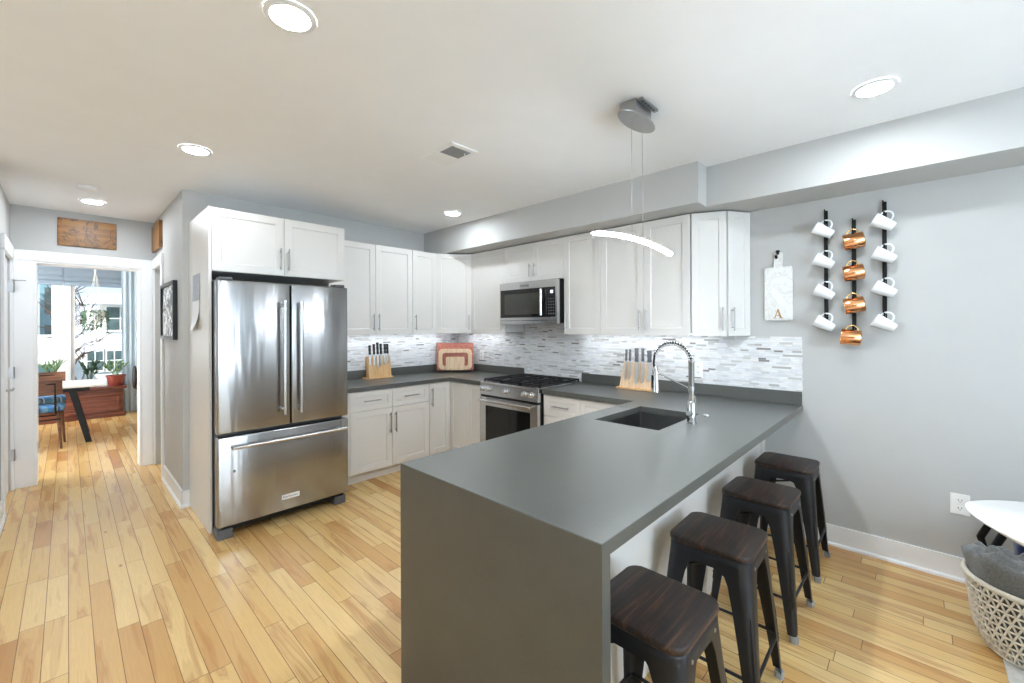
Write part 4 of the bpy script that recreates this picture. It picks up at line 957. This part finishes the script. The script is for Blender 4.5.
# ================================================================== TABLE, BASKET, RUG, CHAIR AT RIGHT
TT = 0.74
def outline():
    c = Vector((2.2565, -1.0266)); L, W = 0.936, 0.530; p = []
    a0 = 1.242
    for k in range(72):
        t = 2 * PI * k / 72; e = 1.149
        x = L * math.copysign(abs(math.cos(t)) ** e, math.cos(t)); y = W * math.copysign(abs(math.sin(t)) ** e, math.sin(t))
        p.append((c.x + x * math.cos(a0) - y * math.sin(a0), c.y + x * math.sin(a0) + y * math.cos(a0)))
    return c, p
tc, tp = outline()
r = thing('dining_table', 'white table with a pointed oval end at the right edge, above the basket', 'table', (tc.x, tc.y, 0))
sc_ = lambda f: [(tc.x + (x - tc.x) * f, tc.y + (y - tc.y) * f) for x, y in tp]
MB().loft([[(x, y, TT - 0.028) for x, y in sc_(0.955)], [(x, y, TT - 0.008) for x, y in sc_(0.997)], [(x, y, TT - 0.002) for x, y in sc_(1.0)], [(x, y, TT) for x, y in sc_(0.996)]]).build('tabletop', 'whitetop', r, smooth=50)
a0 = 1.242; tu = Vector((math.cos(a0), math.sin(a0), 0)); tv = Vector((-math.sin(a0), math.cos(a0), 0)); tcc = Vector((tc.x, tc.y, 0))
for su in (-1, 1):
    for sv in (-1, 1):
        top = tcc + tu * su * 0.40 + tv * sv * 0.2; bot = tcc + tu * su * 0.46 + tv * sv * 0.25
        mb = MB(); q = lambda c, w, z: [(c + tu * a * w + tv * b * 0.02 + Vector((0, 0, z))) for a, b in ((-1, -1), (1, -1), (1, 1), (-1, 1))]
        mb.loft([q(bot, 0.022, 0.0095), q(top, 0.045, TT - 0.0285)]).build('leg', 'black', r, bevel=0.004)

BX, BY, BH = 2.94, -0.385, 0.325
def br_(z): return 0.188 + 0.047 * (z / BH) ** 0.8 - 0.02 * max(0, 0.08 - z) / 0.08
r = thing('woven_basket', 'cream openwork rope basket on the floor under the table edge', 'basket', (BX, BY, 0.008))
mb = MB(); rows = 8; nz = 44
zr = [0.012 + (BH - 0.03) * k / rows for k in range(rows + 1)]
def bp(a, z, off=0.0): return (BX + (br_(z) + off) * math.cos(a), BY + (br_(z) + off) * math.sin(a), 0.008 + z)
for k, z in enumerate(zr): mb.tube([bp(2 * PI * j / 64, z) for j in range(64)], 0.0046, 5, closed=True)
for k in range(rows):
    for j in range(nz):
        a = 2 * PI * (j + (0.5 if k % 2 else 0)) / nz; da = PI / nz
        mb.tube([bp(a, zr[k]), bp(a + da, zr[k + 1])], 0.0042, 4, caps=False); mb.tube([bp(a + 2 * da, zr[k]), bp(a + da, zr[k + 1])], 0.0042, 4, caps=False)
mb.build('weave', 'basket', r, smooth=60)
MB().tube([bp(2 * PI * j / 64, BH - 0.008) for j in range(64)], 0.011, 8, closed=True).build('rim', 'basket', r, smooth=60)
MB().lathe([(0.163, 0.0095), (0.166, 0.012), (0.166, 0.02), (0.002, 0.02)], (BX, BY, 0), seg=40).build('bottom', 'basket', r)

# fleece throw stuffed in the basket
mb = MB(); rings = []
random.seed(5)
NR, NA = 34, 96
for i in range(NR):
    f = i / (NR - 1); ring_ = []
    for j in range(NA):
        a = 2 * PI * j / NA
        if f < 0.3:
            z = 0.06 + (BH - 0.07) * (f / 0.3); rad = br_(z) - 0.020
        elif f < 0.42:
            g = (f - 0.3) / 0.12; lean = (0.5 + 0.5 * math.cos(a - 2.5)) ** 1.5; rad = br_(BH) - 0.02 + 0.030 * math.sin(g * PI / 2) * lean; z = BH - 0.01 + (0.018 + 0.125 * lean) * g
        else:
            g = (f - 0.42) / 0.58; lean = (0.5 + 0.5 * math.cos(a - 2.5)) ** 1.5; z = BH + 0.008 + (0.125 + 0.05 * math.sin(g * PI * 0.6)) * lean * (1 - g) + 0.022 * math.sin(min(1.0, g * 1.4) * PI / 2)
            rad = (br_(BH) - 0.02 + 0.030 * lean) * max(0.0, 1 - g) ** 0.85
        if f >= 0.3:
            amp = min(1, (f - 0.3) / 0.15)
            x, y = math.cos(a) * rad, math.sin(a) * rad
            sw = 5.5 * math.hypot(x + 0.03, y - 0.04) * 7 + 1.6 * math.atan2(y - 0.04, x + 0.03) + 3 * noise.noise(Vector((x * 6, y * 6, 1)))
            z += amp * (0.013 * math.sin(sw) + 0.095 * abs(noise.noise(Vector((x * 11 + 1.5 * noise.noise(Vector((x * 5, y * 5, 9))), y * 11, 4)))) - 0.02)
            rad += amp * 0.010 * math.sin(a * 9 + 3 * noise.noise(Vector((a, f * 4, 0))))
        ring_.append((BX + rad * math.cos(a), BY + rad * math.sin(a), 0.008 + z))
    rings.append(ring_)
mb.loft(rings)
tag(mb.build('fleece_blanket', 'blanket', smooth=180, origin=(BX, BY, 0.07)), 'crumpled grey fleece blanket stuffed in the cream basket', 'blanket')

mb = MB().box(0.4, 2.83, -3.2, -0.262, 0.0005, 0.009)
tag(mb.build('area_rug', 'rug', bevel=0.003, origin=(1.6, -1.7, 0)), 'pale grey rug at the lower right corner below the basket', 'rug')

# navy chair mostly beyond the right edge
NC = Vector((3.352, -0.66, 0))
r = thing('upholstered_chair', 'navy cushioned chair with a black frame, partly visible behind the basket', 'chair', NC)
def rrz(cx, cy, hx, hy, rad, z, n=5):
    p = []
    for sx, sy, a in ((1, -1, -PI / 2), (1, 1, 0), (-1, 1, PI / 2), (-1, -1, PI)):
        for k in range(n + 1): t = a + PI / 2 * k / n; p.append((cx + sx * (hx - rad) + rad * math.cos(t), cy + sy * (hy - rad) + rad * math.sin(t), z))
    return p
MB().loft([rrz(NC.x, NC.y - 0.01, 0.12, 0.28, 0.05, 0.20), rrz(NC.x, NC.y, 0.128, 0.30, 0.06, 0.23), rrz(NC.x, NC.y, 0.130, 0.31, 0.06, 0.36), rrz(NC.x, NC.y, 0.11, 0.29, 0.05, 0.40)]).build('seat', 'navy', r, smooth=50)
MB().loft([rrz(NC.x, NC.y - 0.30, 0.15, 0.05, 0.04, 0.30), rrz(NC.x, NC.y - 0.33, 0.16, 0.055, 0.04, 0.55), rrz(NC.x, NC.y - 0.37, 0.15, 0.05, 0.04, 0.80)]).build('backrest', 'navy', r, smooth=50)
for x in (3.203, 3.508):
    mb = MB(); path = [Vector((x, -0.345, 0.485)), Vector((x, -0.308, 0.45)), Vector((x, -0.245, 0.29)), Vector((x, -0.31, 0.013)), Vector((x, -0.95, 0.013))]
    mb.tube([path[0] + Vector((0, -0.5, 0.0))] + path, 0.017, 10); mb.build('side_frame', 'black', r, smooth=50)

# ================================================================== HALLWAY ITEMS
tag(MB().box(-0.062, 0.353, HE - 0.022, HE - 0.0005, 2.277, 2.543).build('wall_plaque', 'plaque', bevel=0.003, origin=(0.145, HE, 2.277)), 'wide carved amber wood plaque above the hallway doorway', 'plaque', 'carved wood plaques')
tag(MB().box(HR - 0.03, HR - 0.0005, 5.40, 5.92, 2.272, 2.54).build('wall_plaque', 'plaque', bevel=0.003, origin=(HR, 5.66, 2.272)), 'carved amber wood plaque high on the right hallway wall, seen edge-on', 'plaque', 'carved wood plaques')
r = thing('framed_picture', 'black framed black-and-white print on the right hallway wall', 'picture', (HR, 5.0, 1.37))
FA, FB, F0, F1 = 4.60, 5.32, 1.368, 1.88
MB().box(HR - 0.032, HR - 0.0005, FA, FA + 0.03, F0, F1).box(HR - 0.032, HR - 0.0005, FB - 0.03, FB, F0, F1).box(HR - 0.032, HR - 0.0005, FA + 0.03, FB - 0.03, F0, F0 + 0.03).box(HR - 0.032, HR - 0.0005, FA + 0.03, FB - 0.03, F1 - 0.03, F1).build('frame', 'black', r)
MB().box(HR - 0.016, HR - 0.001, FA + 0.03, FB - 0.03, F0 + 0.03, F1 - 0.03).build('print', 'art', r)
def sheet(label, y0, y1, z0, z1, mat, curl):
    mb = MB(); rings = []
    for k in range(9):
        f = k / 8; z = z1 - (z1 - z0) * f; off = 0.002 + curl * f ** 3
        rings.append([(0.695 - off, y0, z), (0.695 - off * 0.35, y1, z), (0.695 - off * 0.35 - 0.0008, y1, z), (0.695 - off - 0.0008, y0, z)])
    mb.loft(rings); tag(mb.build('paper_note', mat, smooth=60, origin=(0.695, (y0 + y1) / 2, z0)), label, 'paper', 'papers on the refrigerator side panel')
sheet('grey printed sheet pinned on the white refrigerator side panel', 3.93, 4.195, 1.68, 1.885, 'printed', 0.004)
sheet('plain white sheet curling off the refrigerator side panel', 3.95, 4.205, 1.455, 1.679, 'paper', 0.045)

# ================================================================== FAR ROOM
r = thing('wooden_chest', 'dark mahogany chest under the far window with a red pot on it', 'chest', (-0.2, 9.82, 0))
CX0, CX1, CY0, CY1 = -1.1, 0.655, 9.68, 9.945
MB().box(CX0, CX1, CY0 + 0.02, CY1, 0.06, 0.46).build('body', 'chest', r, bevel=0.006)
MB().box(CX0 - 0.03, CX1 + 0.04, CY0 - 0.02, CY1 + 0.005, 0.46, 0.505).build('lid', 'chest', r, bevel=0.012, seg=3)
MB().box(CX0 - 0.015, CX1 + 0.015, CY0 + 0.0, CY1, 0.0, 0.06).build('plinth', 'chest', r, bevel=0.008)
for a, b in ((CX0 + 0.06, -0.28), (-0.2, CX1 - 0.05)):
    q = lambda e, n: [(a + e, CY0 + 0.02 - n, 0.1 + e), (b - e, CY0 + 0.02 - n, 0.1 + e), (b - e, CY0 + 0.02 - n, 0.37 - e), (a + e, CY0 + 0.02 - n, 0.37 - e)]
    MB().loft([q(0, 0), q(0.0, 0.012), q(0.02, 0.012), q(0.03, 0.004)]).build('front_panel', 'chest', r)
mb = MB()
for k in range(58): mb.box(CX0 + k * 0.0305, CX0 + k * 0.0305 + 0.02, CY0 - 0.012, CY0 + 0.019, 0.435, 0.4598)
mb.build('dentil_molding', 'chest', r)

def leaves(mb, tips, base, L, W, rng, droop=0.0):
    for p in tips:
        p = Vector(p); d = (p - Vector(base)); d = d.normalized() if d.length > 1e-5 else Vector((0, 0, 1))
        d = (d + Vector((rng.uniform(-.5, .5), rng.uniform(-.5, .5), rng.uniform(-.4, .4) - droop))).normalized()
        s = d.cross(Vector((rng.uniform(-1, 1), rng.uniform(-1, 1), rng.uniform(-.3, 1)))).normalized(); nn = s.cross(d)
        l, w = L * rng.uniform(.7, 1.3), W * rng.uniform(.7, 1.2)
        a = [p, p + d * l * .35 + s * w, p + d * l * .75 + s * w * .7 - nn * l * .05, p + d * l - nn * l * .15, p + d * l * .75 - s * w * .7 - nn * l * .05, p + d * l * .35 - s * w]
        v = [mb.bm.verts.new(q) for q in a]; mb.face(v)
def potted(name, label, x, y, z, pr, ph, potmat, leafmat, hgt, spread, nst, L, W, seed, group='plants by the far window'):
    rng = random.Random(seed)
    r = thing(name, label, 'plant', (x, y, z), group)
    MB().lathe([(pr * 0.72, z), (pr * 0.76, z + 0.005), (pr * 0.96, z + ph * 0.86), (pr * 1.04, z + ph * 0.86), (pr * 1.06, z + ph), (pr * 0.93, z + ph), (pr * 0.9, z + ph * 0.88), (0.002, z + ph * 0.86)], (x, y, 0), seg=28).build('pot', potmat, r, smooth=40)
    MB().lathe([(pr * 0.89, z + ph * 0.865), (pr * 0.5, z + ph * 0.9), (0.002, z + ph * 0.89)], (x, y, 0), seg=20).build('soil', 'soil', r)
    mb = MB(); lf = MB()
    for k in range(nst):
        a = 2 * PI * k / nst + rng.uniform(-.4, .4); s = spread * rng.uniform(.35, 1); h = hgt * rng.uniform(.65, 1)
        b = Vector((x + 0.02 * math.cos(a), y + 0.02 * math.sin(a), z + ph * 0.86)); pts = [b + Vector((math.cos(a) * s * f ** 1.5, math.sin(a) * s * f ** 1.5, h * f)) for f in (0, .35, .7, 1)]
        mb.tube(pts, [0.004, 0.0035, 0.003, 0.002], 6)
        for q in range(9):
            f = rng.uniform(.3, 1); i = min(2, int(f * 3)); t = f * 3 - i
            leaves(lf, [pts[i].lerp(pts[i + 1], t)], b, L, W, rng)
    mb.build('stem', leafmat, r, smooth=60); lf.build('foliage', leafmat, r)
    return r
potted('potted_plant', 'pale leafy plant in a red glazed pot on the chest', 0.565, 9.82, 0.507, 0.125, 0.175, 'terracotta', 'leaf_mid', 0.27, 0.17, 12, 0.055, 0.016, 3)
potted('potted_plant', 'dark bushy plant in a small pot on the chest, left of the red pot', 0.25, 9.83, 0.507, 0.075, 0.13, 'white_plastic', 'leaf_dark', 0.33, 0.14, 14, 0.06, 0.018, 8)
potted('potted_plant', 'spiky green plant on the chest behind the chair back', -0.17, 9.83, 0.507, 0.08, 0.14, 'grey_plastic', 'leaf_mid', 0.32, 0.09, 9, 0.13, 0.009, 13)

# hanging planter
r = thing('hanging_planter', 'macrame hanging planter with trailing leaves in the far window', 'hanging plant', (0.315, 9.55, 1.45), 'plants by the far window')
hx, hy = 0.315, 9.55
MB().lathe([(0.07, 1.58), (0.095, 1.60), (0.11, 1.75), (0.104, 1.75), (0.09, 1.62), (0.002, 1.61)], (hx, hy, 0), seg=26).build('pot', 'white_plastic', r, smooth=40)
mb = MB()
for k in range(6):
    a = 2 * PI * k / 6
    mb.tube([(hx, hy, 2.40), (hx + 0.03 * math.cos(a), hy + 0.03 * math.sin(a), 2.2), (hx + 0.085 * math.cos(a), hy + 0.085 * math.sin(a), 1.95), (hx + 0.116 * math.cos(a), hy + 0.116 * math.sin(a), 1.74), (hx + 0.075 * math.cos(a), hy + 0.075 * math.sin(a), 1.57), (hx, hy, 1.5)], 0.004, 6)
mb.tube([(hx, hy, ZC - 0.001), (hx, hy, 2.40)], 0.006, 6).tube([(hx + 0.015 * math.cos(t), hy, 2.41 + 0.02 * math.sin(t)) for t in [2 * PI * k / 12 for k in range(12)]], 0.004, 6, closed=True)
mb.build('macrame_cord', 'cord', r, smooth=60)
rng = random.Random(21); lf = MB(); stm = MB()
for k in range(26):
    a = 2 * PI * k / 26 + rng.uniform(-.2, .2); ln = rng.uniform(.18, .42)
    pts = [Vector((hx + 0.1 * math.cos(a), hy + 0.1 * math.sin(a), 1.76)), Vector((hx + 0.135 * math.cos(a), hy + 0.135 * math.sin(a), 1.73))] + [Vector((hx + (0.14 + rng.uniform(-.012, .012)) * math.cos(a), hy + 0.14 * math.sin(a), 1.73 - ln * f)) for f in (.3, .6, 1)]
    stm.tube(pts, 0.002, 5)
    for q in range(16):
        f = rng.uniform(0, 4); i = min(3, int(f)); leaves(lf, [pts[i].lerp(pts[i + 1], f - i)], (hx, hy, 1.75), 0.035, 0.011, rng, 0.3)
stm.build('vine', 'leaf_hang', r); lf.build('foliage', 'leaf_hang', r)

# curtain, shades
def curtain(label, x0, x1, y, z0, z1, nf):
    mb = MB(); n = nf * 12
    ring_ = lambda z, s: [(x0 + (x1 - x0) * k / n, y + 0.020 * math.sin(2 * PI * nf * k / n) * s, z) for k in range(n + 1)]
    mb.loft([[(a[0], a[1] - 0.0015, a[2]) for a in ring_(z, s)] + [(a[0], a[1] + 0.0015, a[2]) for a in reversed(ring_(z, s))] for z, s in ((z0, 1.0), (1.0, 0.95), (z1 - 0.05, 0.8), (z1, 0.75))])
    r = thing('curtain', label, 'curtain', ((x0 + x1) / 2, y, z0)); mb.build('panel', 'curtain', r, smooth=60)
    MB().cyl((x0 - 0.06, y, z1 + 0.012), (x1 + 0.3, y, z1 + 0.012), 0.011, seg=12).build('rod', 'black', r, smooth=50)
curtain('pale blue floor-length curtain at the right of the far window', 0.65, 0.93, 9.99, 0.02, 2.50, 4)
def shade(label, x0, x1):
    r = thing('roman_shade', label, 'window shade', ((x0 + x1) / 2, 10.06, 2.17), 'shades on the far windows')
    MB().box(x0, x1, 10.05, 10.058, 2.22, 2.55).build('fabric', 'shade', r)
    for z, d in ((2.205, 0.035), (2.285, 0.028), (2.40, 0.02)):
        MB().oprism((x0, 10.05, z), (0, -1, 0), Z, (1, 0, 0), [(0, -0.035), (d * 0.7, -0.03), (d, 0), (d * 0.6, 0.03), (0, 0.05)], 0, x1 - x0).build('fold', 'shade', r, smooth=50)
shade('pale blue roman shade over the left far window', -1.3, -0.05)
shade('pale blue roman shade over the right far window, behind the hanging planter', -0.04, 1.45)

# far dining table and chairs
r = thing('dining_table', 'white-topped table with slanted black legs in the far room', 'table', (-0.6, 8.15, 0))
MB().box(-1.55, 0.36, 7.72, 8.60, 0.715, 0.74).build('tabletop', 'whitetop', r, bevel=0.004)
MB().box(-1.4, 0.2, 7.80, 7.83, 0.66, 0.7148).box(-1.4, 0.2, 8.49, 8.52, 0.66, 0.7148).build('rail', 'black', r)
for sx, xt, xb in ((1, 0.03, 0.19), (-1, -1.25, -1.4)):
    for yy in (7.78, 8.54):
        q = lambda x, z: [(x - 0.03, yy - 0.02, z), (x + 0.03, yy - 0.02, z), (x + 0.03, yy + 0.02, z), (x - 0.03, yy + 0.02, z)]
        MB().loft([q(xb, 0), q(xt, 0.7148)]).build('leg', 'black', r, bevel=0.003)
def side_chair(label, cx, cy, face):
    r = thing('side_chair', label, 'chair', (0, 0, 0), 'wood and metal chairs around the far table')
    MB().loft([rrz(0, 0, 0.2, 0.2, 0.03, 0.435), rrz(0, 0, 0.21, 0.21, 0.04, 0.45)]).build('seat', 'walnut', r)
    MB().loft([rrz(0, 0, 0.195, 0.195, 0.05, 0.4505), rrz(0, 0, 0.215, 0.215, 0.06, 0.475), rrz(0, 0, 0.212, 0.212, 0.06, 0.51), rrz(0, 0, 0.18, 0.18, 0.05, 0.53)]).build('cushion', 'stripe', r, smooth=50)
    rings = [[(x, -0.235 - 0.03 * (1 - (x / 0.21) ** 2) - d, z + 0.0) for d, z in ((0, 0.665), (0.016, 0.665), (0.022, 0.845), (0.006, 0.845))] for x in [-0.21 + 0.42 * k / 10 for k in range(11)]]
    MB().loft(rings).build('backrest', 'walnut', r, bevel=0.003)
    MB().tube([(s_ * 0.15, -y_, z_) for s_, y_, z_ in ((-1, 0.1, 0.425), (-1, 0.225, 0.44), (-1, 0.25, 0.6), (-1, 0.272, 0.80), (1, 0.272, 0.80), (1, 0.25, 0.6), (1, 0.225, 0.44), (1, 0.1, 0.425))], 0.011, 8).build('back_frame', 'black', r, smooth=50)
    for y_ in (-0.19, 0.19): MB().tube([(-0.19, y_, 0.36), (0.19, y_, 0.36)], 0.009, 8).build('stretcher', 'black', r, smooth=50)
    for sx in (-1, 1):
        for sy in (-1, 1): MB().tube([(sx * 0.165, sy * 0.165, 0.434), (sx * 0.195, sy * 0.20, 0)], [0.02, 0.012], 10).build('leg', 'walnut', r, smooth=40)
    r.location = (cx, cy, 0); r.rotation_euler = (0, 0, face); return r
c1 = side_chair('walnut chair with a blue striped cushion on the near side of the far table', -0.235, 7.80, math.radians(-4))
dup(c1, (-0.23, 8.72, 0), 'walnut chair on the far side of the far table, only its back showing', PI, 'wood and metal chairs around the far table')
r = thing('round_back_chair', 'chair with a black round back just inside the far room at right', 'chair', (0.93, 8.0, 0))
MB().loft([rrz(0.96, 8.0, 0.19, 0.2, 0.08, 0.43), rrz(0.96, 8.0, 0.2, 0.21, 0.09, 0.46)]).build('seat', 'black', r)
MB().loft([[(0.640 + dx, 8.0 + 0.2 * s * math.cos(t), 0.775 + 0.165 * s * math.sin(t)) for t in [2 * PI * k / 28 for k in range(28)]] for dx, s in ((0, 0.9), (0.006, 1), (0.024, 1), (0.03, 0.92))]).build('backrest', 'black', r, smooth=50)
for s in (-1, 1): MB().tube([(0.668, 8.0 + s * 0.08, 0.64), (0.74, 8.0 + s * 0.09, 0.5), (0.80, 8.0 + s * 0.1, 0.42)], 0.01, 8).build('back_post', 'black', r, smooth=50)
for sx in (-1, 1):
    for sy in (-1, 1): MB().tube([(0.96 + sx * 0.15, 8.0 + sy * 0.15, 0.43), (0.96 + sx * 0.18, 8.0 + sy * 0.18, 0)], [0.014, 0.01], 8).build('leg', 'black', r, smooth=40)

# ================================================================== OUTSIDE
struct(MB().box(-30, 30, 10.3, 60, -3.3, -3.1).build('ground_yard', 'ground'))
r = thing('neighbour_house', 'white clapboard house with a pale roof outside the far window', 'house', (4.0, 21.0, -3.1))
HY = 18.0
MB().box(0.2, 8.5, HY, 24, -3.1, 2.22).build('wall', 'siding', r)
MB().hexa([(-0.15, HY - 0.4, 2.2), (8.9, HY - 0.4, 2.2), (8.9, 24.4, 2.2), (-0.15, 24.4, 2.2), (0.8, HY + 1.4, 2.62), (8.0, HY + 1.4, 2.62), (8.0, 23, 2.62), (0.8, 23, 2.62)]).build('roof', 'snow', r)
MB().box(0.15, 0.3, HY - 0.05, HY + 0.1, -3.1, 2.2).build('corner_board', 'snow', r)
MB().box(0.3, 8.5, HY - 0.03, HY, 0.98, 1.2).build('belt_course', 'snow', r)
for x0, x1, z0, z1 in ((0.83, 1.45, 1.42, 2.12), (2.4, 3.0, 1.42, 2.12), (0.41, 0.745, 0.2, 0.775), (0.835, 1.17, 0.2, 0.775), (2.4, 3.0, 0.1, 0.775)):
    f = MB().box(x0 - 0.06, x1 + 0.06, HY - 0.06, HY + 0.02, z0 - 0.06, z1 + 0.06).build('window_frame', 'snow', r)
    MB().box(x0, x1, HY - 0.066, HY - 0.06, z0, z1).build('pane', 'winpane', f)
    MB().box((x0 + x1) / 2 - 0.012, (x0 + x1) / 2 + 0.012, HY - 0.075, HY - 0.066, z0, z1).box(x0, x1, HY - 0.075, HY - 0.066, (z0 + z1) / 2 - 0.012, (z0 + z1) / 2 + 0.012).build('muntin', 'snow', f)
r = thing('shed', 'low shed with a pale roof seen through the left far window', 'building', (-0.9, 16.5, -3.1))
MB().box(-2.6, -0.12, 15.5, 17.5, -3.1, 0.62).build('wall', 'bluehouse', r)
MB().hexa([(-2.8, 15.3, 0.6), (0.0, 15.3, 0.6), (0.0, 17.7, 0.6), (-2.8, 17.7, 0.6), (-2.8, 15.3, 0.72), (0.0, 15.3, 0.72), (-0.3, 17.3, 1.3), (-2.5, 17.3, 1.3)]).build('roof', 'snow', r)
r = thing('tall_house', 'teal house behind the bare tree seen through the left far window', 'house', (-0.7, 26, -3.1))
MB().box(-0.75, 0.05, 25, 30, -3.1, 4.2).build('wall', 'bluehouse', r)
for zz in (0.6, 2.1): 
    MB().box(-0.62, -0.2, 24.95, 25.01, zz, zz + 1.0).build('window', 'winpane', r)
def tree(name, label, x, y, zb, h, cr_, mat, n, seed, bare=False):
    rng = random.Random(seed); r = thing(name, label, 'tree', (x, y, zb), 'trees beyond the far window')
    mb = MB().tube([(x, y, zb), (x + 0.05, y, zb + h * .4), (x - 0.03, y, zb + h * .8), (x, y, zb + h)], [0.16, 0.12, 0.07, 0.02], 8)
    for k in range(22):
        f = rng.uniform(.3, .95); a = rng.uniform(0, 2 * PI); l = cr_ * rng.uniform(.6, 1.1) * (1.15 - f)
        b = Vector((x, y, zb + h * f)); e = b + Vector((math.cos(a) * l, math.sin(a) * l, l * (0.7 if bare else -0.1)))
        mb.tube([b, b.lerp(e, .5) + Vector((0, 0, .1)), e], [0.04, 0.025, 0.01], 5)
        for q in range(4):
            s = b.lerp(e, rng.uniform(.3, .9)); mb.tube([s, s + Vector((rng.uniform(-.5, .5), rng.uniform(-.5, .5), rng.uniform(.1, .7)))], [0.014, 0.005], 4)
    mb.build('trunk', 'bark', r, smooth=60)
    if not bare:
        lf = MB()
        for k in range(n):
            f = rng.uniform(.12, 1); a = rng.uniform(0, 2 * PI); rad = cr_ * (1.02 - f) * rng.uniform(.2, 1) + 0.1
            leaves(lf, [(x + rad * math.cos(a), y + rad * math.sin(a), zb + h * f)], (x, y, zb + h * f), 0.42, 0.12, rng, 0.3)
        lf.build('foliage', mat, r)
tree('conifer_tree', 'dense teal-green conifer behind the shed', -2.7, 22, -3.1, 9.0, 1.9, 'conifer', 1500, 2)
tree('conifer_tree', 'dark conifer rising behind the white house roof', 4.2, 34, -3.1, 8.6, 3.2, 'leaf_dark', 1600, 4)
tree('bare_tree', 'bare branching tree in front of the white house and the shed', 0.0, 13.8, -3.1, 5.8, 1.25, 'bark', 0, 6, True)
